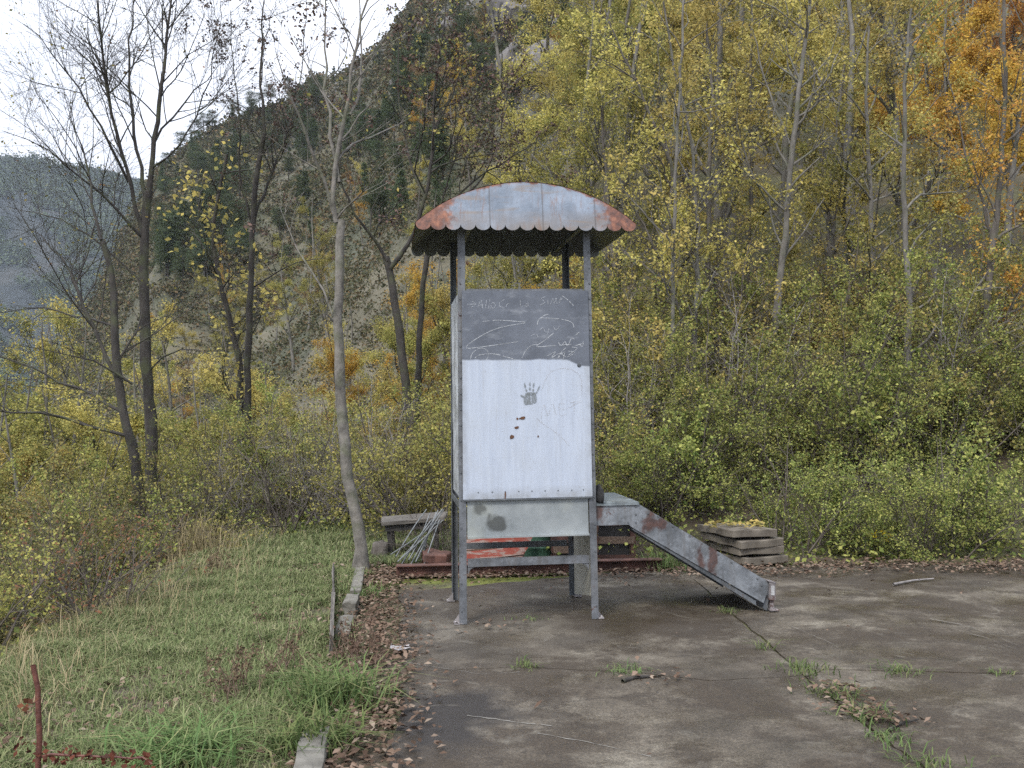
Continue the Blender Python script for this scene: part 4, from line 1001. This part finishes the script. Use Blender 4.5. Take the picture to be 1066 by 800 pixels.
mids = [(-1.2, 19.5, 1, 268), (.3, 18.5, 3, 225), (-2.4, 20.5, 0, 290), (-.2, 22, 2, 215), (-3.6, 21.5, 3, 330), (-4.9, 21, 1, 352), (-3.2, 18.5, 1, 345), (1.2, 23, 1, 200), (-2.0, 25, 3, 262), (-.9, 17.4, 3, 300), (.5, 16.6, 1, 262),
        (-9.5, 19.4, 1, 318), (-8.6, 18.2, 3, 330), (-10.5, 21.6, 0, 306), (-7.5, 15.4, 1, 362), (-11.6, 23.8, 2, 302), (-9.6, 21.6, 1, 318), (-6.9, 14.3, 3, 398), (-2.1, 18.8, 0, 305), (-1.5, 17.6, 1, 315), (-2.9, 19.6, 2, 335), (-.9, 21, 0, 275), (-1.9, 22, 2, 285), (-2.6, 23.5, 1, 300), (-10.0, 15.8, 3, 352), (-9.4, 14.6, 1, 380), (-11.8, 18.6, 0, 330), (-13.6, 21.5, 2, 318), (-8.9, 19.8, 2, 335), (-7.6, 19.6, 0, 340), (-6.4, 18.4, 1, 372), (-12.2, 26.5, 0, 322), (-6.0, 20, 3, 378), (-7.0, 17.5, 1, 350), (-8.2, 18.8, 0, 322), (-9.3, 17, 3, 345), (-10.6, 19.5, 1, 318), (-7.9, 22.5, 2, 305), (-9.6, 23, 0, 318), (-11.6, 22, 1, 335), (-12.8, 24.5, 0, 325), (-6.3, 24, 1, 330), (-5.2, 17.0, 3, 400), (-6.6, 15.2, 1, 395), (-8.1, 15.2, 3, 372), (-8.6, 13.6, 1, 395), (-7.2, 13.2, 3, 425), (-13.5, 27, 1, 318)]
for n_, (x, y, i, ypx) in enumerate(mids):
    ypx -= 34 if x > -4 else 18
    sc_ = (EYE + (420 - ypx) / F * y - hz(x, y)) / PH[i]
    lf = ([M['leaf_olive'], M['leaf_yellow'], M['leaf_olive'], M['leaf_olive']] if x < -4.5 else [M['leaf_yellow'], M['leaf_olive'], M['leaf_gold'], M['leaf_olive']])[n_ % 4]; nm = (['olive', 'yellow', 'olive', 'olive'] if x < -4.5 else ['yellow', 'olive', 'golden', 'olive'])[n_ % 4]; sd_ = 'behind the bare trees on the left' if x < -4.5 else 'low behind the dark trees'
    place(protos, i, x, y, r.uniform(0, 6.28), sc_, 'small tree with %s leaves %s' % (nm, sd_), 'tree', 'small %s trees %s' % (nm, sd_), lf)
# hillside trees
hs = []
while len(hs) < 120:
    a = R(r.uniform(-20, 33)); d = 29 + 70 * r.random() ** 1.6
    if a < R(-2) and d < 40: continue
    x, y = d * math.sin(a), d * math.cos(a)
    if a < 0 and r.random() < .55: continue
    if all((x - p) ** 2 + (y - q) ** 2 > 9 for p, q in hs): hs.append((x, y))
for n_, (x, y) in enumerate(hs):
    lf = [M['leaf_yellow'], M['leaf_olive'], M['leaf_gold'], M['leaf_olive'], M['leaf_russet']][n_ % 5]; nm = ['yellow', 'olive', 'golden', 'olive', 'russet'][n_ % 5]
    place(protos, n_ % 4, x, y, r.uniform(0, 6.28), r.uniform(.45, .95), '%s autumn tree growing on the lower hillside' % nm, 'tree', '%s trees on the lower hillside' % nm, lf)

# conifers on the mountain
def conifer(seed, h, wide, round_=False):
    rng = rng_(seed); e = empty('pine_tree', (0, 0, 0)); T = Tubes(); T.add(branch(rng, (0, 0, -.6), (0, 0, 1), h + .4, 8, .02, .03), np.linspace(.16, .03, 8), 6); pts = []
    n = 46 if not round_ else 34
    for i in range(n):
        f = rng.uniform(.18, 1) if not round_ else rng.uniform(.5, 1); a = rng.uniform(0, 6.28); rr_ = wide * ((1.05 - f) if not round_ else math.sqrt(max(.05, 1 - ((f - .75) / .3) ** 2)) * .8) * rng.uniform(.6, 1.1)
        c = np.array([math.cos(a) * rr_ * .75, math.sin(a) * rr_ * .75, h * f - .12 * rr_]); T.add(np.array([[0, 0, h * f - .3], c]), [.035, .015], 4)
        pts.append(c + rng.normal(size=(75, 3)) * np.array([.34, .34, .17]) * (.5 + .6 * rr_ / wide) * wide * .55)
    T.obj('trunk', M['bark_dark'], e); V, Q = leaf_quads(np.concatenate(pts), .28, rng, .2, .14); quads_obj('crown', V, Q, M['needle'], e); return e
pines = [conifer(71, 8, 2.0), conifer(72, 6.5, 1.9), conifer(73, 6, 2.4, True), conifer(74, 7, 2.6, True)]
cs = []
def on_hill(px, py):                    # where that line of sight meets the hillside
    d = ray(px, py); t = 28.0
    while t < 330:
        p = Vector((0, 0, EYE)) + d * (t / math.hypot(d.x, d.y))
        if p.z < hz(p.x, p.y): return p
        t += .5
    return None
pr = rng_(77)
groups = [((165, 220, 240, 305), 34), ((235, 330, 105, 175), 42), ((340, 480, 50, 180), 44), ((170, 330, 180, 290), 34), ((470, 620, 30, 130), 24), ((370, 470, 170, 250), 18), ((165, 240, 150, 210), 16)]
for (x0, x1, y0, y1), n in groups:
    for i in range(n):
        p = on_hill(pr.uniform(x0, x1), pr.uniform(y0, y1))
        if p is not None: cs.append(p)
for px, py in ((203, 147), (212, 143), (221, 140), (243, 124), (262, 112), (270, 106), (280, 104), (188, 152), (300, 98)):
    for k_ in range(30):
        p = on_hill(px, py + k_)
        if p is not None: cs.append(p); break
for n_, p in enumerate(cs):
    d = math.hypot(p.x, p.y); top = n_ >= len(cs) - 9
    place(pines, (2 + n_ % 2) if top else n_ % 4, p.x, p.y, pr.uniform(0, 6.28), pr.uniform(.45, .85) * (1.0 if d > 90 else .7) * (1.15 if top else 1), 'dark rounded pine standing on the skyline of the hill' if top else 'dark green pine growing on the mountainside', 'tree', 'pines on the skyline' if top else 'pines on the mountainside')

# scrub of the mountainside: too much to count
def hill_scrub():
    rng = rng_(80); n = 26000; a = np.radians(rng.uniform(-24, 33, n)); d = 28 + 215 * rng.random(n) ** .9; x = d * np.sin(a); y = d * np.cos(a)
    keep = (fbm(x / 14, y / 14, 4, 21) > -.06) | (rng.random(n) < .35); x, y, d = x[keep], y[keep], d[keep]; z = height(x, y); m = len(x); s = rng.uniform(.3, 1.0, m) * (.8 + d / 200)
    k = 36; c = np.repeat(np.stack([x, y, z + s * .35], 1), k, 0); ss = np.repeat(s, k)
    pts = c + rng.normal(size=(m * k, 3)) * np.array([.5, .5, .42]) * ss[:, None]
    V, Q = leaf_quads(pts, np.repeat(np.clip(.0036 * d, .10, .8), k), rng, .3, .3)
    o = quads_obj('hillside_scrub', V, Q, M['scrub']); tag(o, 'dense low scrub covering the mountainside', 'scrub', None, 'stuff')
    n = 16000; a = np.radians(rng.uniform(-34, -12, n)); d = 690 + 450 * rng.random(n); x = d * np.sin(a); y = d * np.cos(a); keep = fbm(x / 70, y / 70, 4, 77) > -.16; x, y, a, d = x[keep], y[keep], a[keep], d[keep]
    z = far_z(a, d); m = len(x); k = 16; s = rng.uniform(2.0, 4.5, m); pts = np.repeat(np.stack([x, y, z + s], 1), k, 0) + rng.normal(size=(m * k, 3)) * np.array([.5, .5, .75]) * np.repeat(s, k)[:, None]
    V, Q = leaf_quads(pts, 3.2, rng, .2, .3); o = quads_obj('far_woodland', V, Q, M['needle']); tag(o, 'dark woodland covering the far hill', 'woodland', None, 'stuff')
hill_scrub()
# boulders and outcrops
m_rock = m_simple('grey rock', (.06, .056, .056), (.17, .158, .15), 2.2, .95, None, .8, 6, .05)
def rock_mesh(seed):
    bm = bmesh.new(); bmesh.ops.create_icosphere(bm, subdivisions=3, radius=1); 
    for v in bm.verts:
        n = float(fbm(v.co.x * 1.3 + seed, v.co.y * 1.3 + v.co.z * 1.7, 4, seed)); q = v.co * (1 + 1.1 * n); v.co = Vector((q.x * 1.2, q.y, q.z * .8))
    return bm
rocks = []
for s in range(3):
    o = bm_obj('rock_outcrop', rock_mesh(s + 3), m_rock); rocks.append(o)
rpix = [(512, 30), (528, 40), (500, 55), (550, 22), (585, 52), (560, 62), (600, 36), (538, 12), (572, 30), (490, 20), (520, 72), (610, 60), (545, 80), (590, 14), (470, 30), (455, 12), (625, 25), (575, 75), (400, 60), (425, 40), (440, 26), (415, 90)]
first = True; nrk = 0
for i, (px, py) in enumerate(rpix):
    p = on_hill(px, py)
    if p is None: continue
    o = rocks[i % 3] if nrk < 3 and i < 3 else rocks[i % 3].copy()
    if o.name not in C.objects: C.objects.link(o)
    nrk += 1; s = pr.uniform(.7, 1.9); o.location = p; o.scale = (s, s, s * pr.uniform(.8, 1.5)); o.rotation_euler = (pr.uniform(-.3, .3), pr.uniform(-.3, .3), pr.uniform(0, 6.28)); tag(o, 'grey rock outcrop on the steep mountainside', 'rock', 'rock outcrops on the mountainside')

# ---------------------------------------------------------------- shrubs
def shrub(seed, h, leaf, nleaf, ls, spread_=1.0, stems=9, wood='twig', lsd=.05, arch_=-.02):
    lsd = lsd * .75; rng = rng_(seed); T = Tubes(); tips = []
    for i in range(stems):
        a = rng.uniform(0, 6.28); lean = rng.uniform(.1, .65) * spread_; L = h * rng.uniform(.75, 1.25)
        b = branch(rng, (math.cos(a) * .12, math.sin(a) * .12, -.2), np.array([math.cos(a) * lean, math.sin(a) * lean, 1.0]) / math.hypot(lean, 1), L, 10, arch_, .12)
        br = np.linspace(.016, .003, 10); T.add(b, br, 5)
        sprout(T, tips, rng, b, br, [dict(n=6, len=.75, r=.007, ang=52, up=.1, tip=1, **{'from': .08}), dict(n=5, len=.34, r=.003, ang=50, tip=1)], 0)
    e = empty('shrub', (0, 0, 0)); T.obj('stems', M[wood], e)
    if nleaf:
        V, Q = leaf_quads(spread(tips, nleaf, rng, lsd), ls, rng, .5); quads_obj('foliage', V, Q, M[leaf], e)
    for c in e.children: c.material_slots[0].link = 'OBJECT'; c.material_slots[0].material = c.data.materials[0]
    return e
shrubs = [shrub(91, 1.9, 'leaf_green', 9500, .034), shrub(92, 1.6, 'leaf_green', 8000, .031, 1.3), shrub(93, 2.2, 'leaf_olive', 8800, .036), shrub(94, 1.3, 'leaf_green', 6400, .030, 1.5, 11), shrub(95, 2.0, 'leaf_yellow', 6800, .037), shrub(113, 1.5, 'leaf_green', 3600, .055, 1.2)]
sr = rng_(96); spots = []; sh = []
def add(x, y, i, s, lf, label, group): sh.append((x, y, i, s, lf, label, group))
# front row on the right
xs = np.linspace(1.15, 6.6, 13)
for k_, x in enumerate(xs):
    if .9 < x < 2.9: yy = 10.75
    else: yy = 10.25
    add(x + sr.uniform(-.1, .1), yy + sr.uniform(0, .5), [3, 1, 5][k_ % 3], sr.uniform(.55, .85), 'leaf_green', 'low green shrub in the front row along the concrete', 'low shrubs in the front row')
for k_ in range(26):
    x = .35 + 7.4 * (k_ + sr.random()) / 26; y = 11.4 + 1.5 * sr.random() + (.3 if k_ % 2 else 0)
    lf = ['leaf_green', 'leaf_green', 'leaf_olive', 'leaf_green'][k_ % 4]
    add(x, y, [0, 1, 2, 5, 3][k_ % 5], sr.uniform(.75, 1.05), lf, 'leafy %s shrub in the thicket right of the tower' % ('olive' if 'olive' in lf else 'green'), '%s shrubs in the thicket right of the tower' % ('olive' if 'olive' in lf else 'green'))
for k_ in range(26):
    x = .2 + 9.4 * (k_ + sr.random()) / 26; y = 13.3 + 2.2 * sr.random()
    lf = ['leaf_olive', 'leaf_green', 'leaf_yellow', 'leaf_olive'][k_ % 4]; nm = {'leaf_olive': 'olive', 'leaf_green': 'green', 'leaf_yellow': 'yellow'}[lf]
    add(x, y, [2, 0, 4, 1][k_ % 4], sr.uniform(.95, 1.35), lf, 'tall %s shrub at the back of the thicket right of the tower' % nm, 'tall %s shrubs at the back right' % nm)
for k_ in range(20):                       # middle, behind the bench and the verge
    x = -4.4 + 5.6 * (k_ + sr.random()) / 20; y = 13.2 + 3.0 * sr.random() - (1.2 if x > -1.2 else 0)
    lf = ['leaf_green', 'leaf_olive', 'leaf_olive', 'leaf_yellow', 'leaf_green'][k_ % 5]; nm = {'leaf_olive': 'olive', 'leaf_green': 'green', 'leaf_yellow': 'yellow'}[lf]
    add(x, y, [2, 1, 0, 4][k_ % 4], sr.uniform(.8, 1.15), lf, '%s shrub behind the grass verge left of the tower' % nm, '%s shrubs behind the grass verge' % nm)
for k_ in range(40):                       # left slope
    y = 6.8 + 9.5 * (k_ + sr.random()) / 40; x = edge_x(y) - sr.uniform(1.2, 4.5) - (.4 if y < 9 else 0)
    if x < -.56 * y - 1.2: x = -.56 * y + sr.uniform(-1.0, .5)
    if edge_x(y) - x < .9: continue
    lf = ['leaf_dull', 'leaf_olive', 'leaf_green', 'leaf_dull', 'leaf_dull'][k_ % 5]; nm = {'leaf_olive': 'olive', 'leaf_green': 'green', 'leaf_dull': 'dull green'}[lf]
    add(x, y, [0, 2, 1, 3][k_ % 4], sr.uniform(.75, 1.0) if y < 10 else sr.uniform(.85, 1.15), lf, '%s shrub on the slope left of the grass verge' % nm, '%s shrubs on the left slope' % nm)
for (x, y, i, s, lf, label, group) in sh: place(shrubs, i, x, y, sr.uniform(0, 6.28), s, label, 'shrub', group, M[lf])
# special shrubs
sp_ = [shrub(97, 1.0, 'leaf_russet', 1500, .035, 1.2, 10), shrub(98, 1.15, None, 0, .03, 1.6, 10, 'twig_grey', .05, -.13)]
q = G(122, 632); place(sp_, 0, q.x - .1, q.y, .4, .85, 'reddish brown shrub at the left edge of the grass verge, nearest the camera', 'shrub', None)
q = G(215, 545); place(sp_, 1, q.x, q.y - .6, .9, 1.0, 'bare grey arching bramble bush at the far end of the verge', 'shrub', None)
q = G(180, 560); place(sp_, 0, q.x - .2, q.y + .1, 2.2, .8, 'russet shrub beside the bare arching bramble', 'shrub', None)

br_ = [shrub(111, 2.6, None, 0, .03, .8, 12, 'twig_grey', .05, -.01), shrub(112, 2.0, None, 0, .03, 1.3, 13, 'twig', .05, -.05)]
for k_ in range(6):
    x = .8 + 5.6 * (k_ + sr.random()) / 6; y = 12.2 + 1.6 * sr.random()
    nm = ['pale grey', 'brown'][k_ % 2]; place(br_, k_ % 2, x, y, sr.uniform(0, 6.28), sr.uniform(.7, .95), 'leafless %s shrub among the green shrubs right of the tower' % nm, 'shrub', 'leafless %s shrubs right of the tower' % nm)
for k_ in range(12):
    x = -5.2 + 5.0 * (k_ + sr.random()) / 12; y = 12.9 + 2.0 * sr.random()
    nm = ['pale grey', 'brown'][k_ % 2]; place(br_, k_ % 2, x, y, sr.uniform(0, 6.28), sr.uniform(.6, .95), 'leafless %s shrub at the far end of the verge' % nm, 'shrub', 'leafless %s shrubs behind the verge' % nm)

q = P(463, 578, 10.5); place(br_, 1, q.x, 10.5, 1.1, .42, 'dark tangle of dead stems behind the left legs of the tower', 'shrub', None)

# ---------------------------------------------------------------- grass
def blades(xy, h, rng, w=.006, lean=.5, z=None):
    n = len(xy); x, y = xy[:, 0], xy[:, 1]; z = height(x, y) if z is None else z
    p = np.stack([x, y, z - .01], 1); a = rng.uniform(0, 6.28, n); d = np.stack([np.cos(a), np.sin(a), np.zeros(n)], 1); s = np.stack([-np.sin(a), np.cos(a), np.zeros(n)], 1) * w * rng.uniform(.6, 1.3, n)[:, None]
    le = lean * rng.uniform(.3, 1.5, n)[:, None]; up = np.array([0, 0, 1.]); H = (h * np.ones(n) * rng.uniform(.55, 1.25, n))[:, None]
    m = p + up * H * .55 + d * H * le * .35; t = p + up * H * (.95 - .35 * np.clip(le, 0, 1.3)) + d * H * le * 1.05
    V = np.stack([p - s, p + s, m + s * .8, m - s * .8, t + s * .12, t - s * .12], 1).reshape(-1, 3)
    b = np.arange(n)[:, None] * 6
    Q = np.concatenate([b + np.array([[0, 1, 2, 3]]), b + np.array([[3, 2, 4, 5]])], 0); return V, Q
M['grass'] = m_leaf('grass blades', [(.105, .145, .06), (.145, .19, .08), (.20, .23, .105), (.26, .265, .14), (.125, .165, .07), (.37, .34, .21)], .3, False)
M['straw'] = m_leaf('dry straw', [(.26, .21, .12), (.36, .30, .18), (.20, .17, .09), (.30, .25, .16)], .2, False)
M['grass_lush'] = m_leaf('lush grass', [(.075, .12, .045), (.11, .165, .06), (.17, .215, .085), (.09, .135, .055), (.27, .26, .13)], .3)
gr = rng_(200)
def slab_left(y): return np.interp(y, [1, 4.4, 5.2, 6, 7, 8.5, 9.2, 12], [-.42, -.58, -.62, -.66, -.80, -1.0, -1.05, -.95])
def verge(n, y0, y1, h, w, mat_name, thr, nm, sc):
    y = gr.uniform(y0, y1, n); x0 = edge_x(y) - .7; x1 = np.where(y > 9.6, np.minimum(.2, -1.0 + .35 * (y - 9.6)), slab_left(y) + .02); x = x0 + (x1 - x0) * gr.random(n)
    den = fbm(x / .5, y / .5, 4, 31) + .10 - .62 * smooth((x - slab_left(y) + .52) / .42) * (y < 10); k = den > gr.normal(size=n) * .08 + thr
    x, y = x[k], y[k]; hh = h * (.55 + 1.1 * np.clip(fbm(x / .35, y / .35, 3, 41) + .5, 0, 1)); return np.stack([x, y], 1), hh
parts = []
for (n, y0, y1, h, w) in ((90000, 2.6, 6.5, .075, .003), (80000, 6.5, 10, .085, .004), (46000, 10, 14.5, .11, .0055)):
    xy, hh = verge(n, y0, y1, h, w, '', -.02, '', 1); parts.append(blades(xy, hh, gr, w, .75))
off = 0; VV = []; QQ = []
for V_, Q_ in parts: VV.append(V_); QQ.append(Q_ + off); off += len(V_)
o = quads_obj('grass', np.concatenate(VV), np.concatenate(QQ), M['grass']); tag(o, 'short green and straw coloured grass of the verge', 'grass', None, 'stuff')
# dry tall grass along the left edge
n = 2600; y = gr.uniform(4.5, 13.5, n); x = edge_x(y) - .15 + gr.normal(size=n) * .38; k = fbm(x / .7, y / .7, 3, 51) > -.06; xy = np.stack([x, y], 1)[k]
V_, Q_ = blades(xy, .28, gr, .0024, .8); o = quads_obj('dry_grass', V_, Q_, M['straw']); tag(o, 'tall dry straw grass along the left edge of the verge', 'grass', None, 'stuff')
# undergrowth on the bank and slope
n = 46000; x = gr.uniform(-9, 8.5, n); y = gr.uniform(6, 16, n); k = ((y > 9.75) & (x > .3)) | ((x < edge_x(y) - .4)) | ((y > 12.5) & (x > -4)); xy = np.stack([x, y], 1)[k]
pts = np.stack([xy[:, 0], xy[:, 1], height(xy[:, 0], xy[:, 1]) + gr.exponential(.09, len(xy))], 1); V_, Q_ = leaf_quads(pts, .06, gr, .8)
o = quads_obj('undergrowth', V_, Q_, M['leaf_green']); tag(o, 'low leafy undergrowth beneath the shrubs', 'undergrowth', None, 'stuff')

# fallen leaves
M['litter'] = m_leaf('fallen leaves', [(.055, .038, .028), (.095, .064, .047), (.145, .10, .072), (.20, .145, .11), (.08, .055, .042), (.27, .215, .165)], .05, False)
def litter_pts():
    o = []
    n = 5200; x = gr.uniform(-2.2, 8, n); y = 9.55 + gr.normal(size=n) * .26 + .12 * np.sin(x * 2.3); o.append((x, y))
    n = 2600; x = gr.uniform(-1.7, 2.4, n); y = gr.uniform(8.9, 10.6, n); k = ~((x > -1.0) & (y < 9.15)); o.append((x[k], y[k]))
    n = 3400; y = gr.uniform(3.6, 9.8, n); x = slab_left(y) - .17 + gr.normal(size=n) * .16; o.append((x, y))
    n = 2600; y = gr.uniform(3.6, 11, n); x = gr.uniform(-2.9, -.7, n); k = fbm(x / .6, y / .6, 3, 61) > .02; o.append((x[k], y[k]))
    n = 260; x = gr.uniform(-.8, 6, n); y = gr.uniform(4, 9.6, n); k = gr.random(n) < ((y - 3) / 7) ** 3; o.append((x[k], y[k]))
    c = G(430, 742); n = 90; o.append((c.x - .12 + gr.normal(size=n) * .10, c.y + gr.normal(size=n) * .25))
    for (px, py, m_, sd_) in ((505, 655, 30, .12), (690, 708, 25, .09), (868, 722, 60, .09), (895, 742, 80, .10), (925, 752, 45, .07), (640, 606, 40, .2), (560, 740, 1, .05)):
        c = G(px, py); o.append((c.x + gr.normal(size=m_) * sd_ * 1.2, c.y + gr.normal(size=m_) * sd_))
    x = np.concatenate([a for a, b in o]); y = np.concatenate([b for a, b in o]); return x, y
x, y = litter_pts(); onpad = (x > slab_left(y)) & (y < 9.55)
z = np.where(onpad, .008, height(x, y) + .015) + gr.exponential(.008, len(x))
def flat_leaves(x, y, z, L, rng, tilt=.28):
    n = len(x); a = rng.uniform(0, 6.28, n); d = np.stack([np.cos(a), np.sin(a), rng.normal(size=n) * tilt], 1); s = np.stack([-np.sin(a), np.cos(a), rng.normal(size=n) * tilt], 1)
    L = (L * rng.uniform(.6, 1.3, n))[:, None]; p = np.stack([x, y, z + .012], 1); up = np.array([0, 0, 1.])
    V = np.stack([p - d * L * .5, p + s * L * .32 + up * L * .16, p + d * L * .5 + up * L * .08, p - s * L * .32 + up * L * .14], 1)
    V[..., 2] = np.maximum(V[..., 2], (z - .004)[:, None]); return V.reshape(-1, 3), np.arange(4 * n).reshape(n, 4)
V_, Q_ = flat_leaves(x, y, z, .042, gr); o = quads_obj('fallen_leaves', V_, Q_, M['litter']); tag(o, 'brown fallen leaves drifted along the edges of the concrete', 'leaves', None, 'stuff')
n = 90; x = SLAB_C[0] + gr.uniform(-.3, .3, n); y = SLAB_C[1] + gr.uniform(-.28, .28, n); V_, Q_ = flat_leaves(x, y, np.full(n, SLAB_TOP + .012), .06, gr)
o = quads_obj('yellow_leaves', V_, Q_, M['leaf_yellow']); tag(o, 'yellow fallen leaves lying on the topmost slab of the stack', 'leaves', None, 'stuff')

# tufts in the cracks and bigger clumps
def tuft(name, px, py, n, h, sd, w, label, mat='grass_lush', lean=.8, z=None, cat='grass tuft', dz=0):
    c = G(px, py); rng = rng_(int(px * 3 + py)); xy = rng.normal(size=(n, 2)) * sd; zz = (hz(c.x, c.y) if z is None else z)
    V_, Q_ = blades(xy, h, rng, w, lean, np.zeros(n)); o = quads_obj(name, V_, Q_, M[mat]); o.location = (c.x, c.y, zz + dz); return tag(o, label, cat)
for a in ((548, 695, 60, .09, .05, 'small grass tuft in the crack in front of the left legs'), (655, 699, 90, .08, .075, 'flat grass tuft above the dark twig in the crack'), (838, 699, 110, .11, .085, 'grass tuft where the cracks in the concrete meet'),
          (937, 699, 80, .10, .075, 'grass tuft in the crack at the right, with a brown leaf'), (757, 637, 60, .08, .06, 'small grass tuft in the crack below the end of the slide'), (795, 676, 26, .16, .03, 'thin wispy grass stalks in the slanting crack'),
          (868, 724, 90, .13, .075, 'grass tuft at the top of the weedy joint'), (903, 748, 100, .12, .08, 'grass tuft in the middle of the weedy joint among leaves'), (920, 770, 80, .09, .07, 'low green tuft at the lower end of the weedy joint'),
          (966, 797, 90, .10, .09, 'grass tuft at the bottom edge right of the weedy joint'), (1040, 700, 30, .06, .05, 'tiny grass tuft at the far right of the crack'), (552, 645, 40, .06, .06, 'tiny green tuft on the concrete between the tower legs')):
    tuft('grass_tuft', a[0], a[1], a[2], a[3] * .72, a[4] * .9, .003, a[5], z=.0, lean=1.15)
tuft('grass_clump', 350, 732, 380, .28, .11, .005, 'large lush grass clump beside the concrete, left of the front joint', lean=.95)
tuft('grass_clump', 326, 775, 260, .22, .10, .005, 'pale green grass clump below the large lush clump', lean=1.05)
tuft('grass_clump', 190, 790, 420, .22, .13, .005, 'dark green drooping grass clump at the lower left', lean=1.1)
tuft('grass_clump', 695, 592, 160, .22, .12, .005, 'grass clump under the slope of the slide', lean=.9, z=.0)
tuft('grass_clump', 205, 575, 260, .55, .16, .004, 'tall dry straw clump at the far end of the verge', 'straw', .5)
tuft('grass_clump', 385, 620, 150, .14, .10, .004, 'pale grass clump on the leaves by the corner of the concrete', lean=.9)
# dried weeds, bramble, yellow flowers
m_wilt = m_leaf('wilted brown leaves', [(.06, .042, .03), (.11, .075, .052), (.15, .105, .075), (.09, .055, .04)], .1)
def weed(px, py, n, h, sd, label, seed):
    c = G(px, py); rng = rng_(seed); T = Tubes(); tips = []
    for i in range(n):
        b = branch(rng, (rng.normal() * sd, rng.normal() * sd, -.02), (rng.normal() * .25, rng.normal() * .25, 1), h * rng.uniform(.5, 1.2), 7, -.02, .14); T.add(b, np.linspace(.004, .0015, 7), 4); tips.append(b[3:])
        sprout(T, tips, rng, b, np.linspace(.004, .0015, 7), [dict(n=9, len=.10, r=.002, ang=45, tip=1)], 0)
    e = empty('dried_weed', (c.x, c.y, hz(c.x, c.y))); T.obj('stems', m_woodx, e); V, Q = leaf_quads(spread(tips, n * 26, rng, .012), .020, rng); quads_obj('seed_heads', V, Q, m_wilt, e); return tag(e, label, 'weed')
weed(258, 722, 22, .30, .12, 'dried brown weed clump in the middle of the verge', 301); weed(372, 690, 24, .27, .11, 'dried brown weed clump at the left edge of the concrete', 302)
weed(228, 595, 14, .22, .10, 'low dried weed in the far grass of the verge', 303); weed(300, 700, 9, .38, .05, 'tall thin dried weed stalks in the grass', 304)
T = Tubes(); c = P(40, 800, 3.9); c = Vector((c.x, c.y, hz(c.x, c.y)))
e = empty('bramble', c); tag(e, 'reddish bramble cane with a runner in the lower left corner', 'bramble')
a = [P(40, 800, 3.9), P(42, 770, 3.9), P(41, 730, 3.9), P(38, 693, 3.9)]; pts = subdiv(np.array([c - Vector((0, 0, .1))] + [tuple(v) for v in a], dtype=object).astype(float) - np.array(c), 9, rng_(1), .003); T.add(pts, np.linspace(.013, .010, 9), 7)
m_cane = m_simple('red brown cane', (.06, .018, .014), (.14, .05, .035), 30, .6, None, .3); T.obj('cane', m_cane, e)
T = Tubes(); pts = subdiv(np.array([tuple(P(44, 788, 3.9)), tuple(P(80, 789, 3.85)), tuple(P(120, 790, 3.85)), tuple(P(165, 797, 3.8))]) - np.array(c), 10, rng_(2), .006); T.add(pts, np.linspace(.006, .003, 10), 6)
tp = [pts]; T.obj('runner', m_cane, e); T2 = spread(tp, 90, rng_(3), .014); cand = np.array([tuple(P(28, 735, 3.88)), tuple(P(25, 770, 3.85)), tuple(P(30, 780, 3.9))]) - np.array(c)
m_with = m_leaf('withered red leaves', [(.07, .03, .022), (.13, .045, .03), (.06, .035, .028)], .2)
for i_, pts in enumerate([T2] + [c_[None] + rng_(4 + k_).normal(size=(9, 3)) * .018 for k_, c_ in enumerate(cand)]):
    V, Q = leaf_quads(pts, .032, rng_(5 + i_)); quads_obj('withered_leaves', V, Q, m_with, e)
fl = P(915, 568, 10.15); e = empty('flowering_plant', (fl.x, fl.y, hz(fl.x, fl.y))); tag(e, 'plant with small yellow flowers in front of the right thicket', 'plant'); r = rng_(9); T = Tubes(); pc = []; lf = []
for (px, py) in ((910, 556), (919, 554), (922, 561), (913, 576), (911, 583), (925, 558)):
    p = np.array(P(px, py, 10.15)) - np.array(e.location); T.add(np.array([[r.normal() * .03, r.normal() * .03, 0], p * .6 + np.array([0, 0, .03]), p]), [.003, .002, .0015], 4); pc.append(p + r.normal(size=(16, 3)) * .012); lf.append(p * r.uniform(.1, .9, (30, 1)) + r.normal(size=(30, 3)) * .05)
T.obj('stems', M['twig'], e); V, Q = leaf_quads(np.concatenate(pc), .032, r); quads_obj('blossoms', V, Q, M['flower'], e); V, Q = leaf_quads(np.concatenate(lf), .045, r); quads_obj('foliage', V, Q, M['leaf_green'], e)
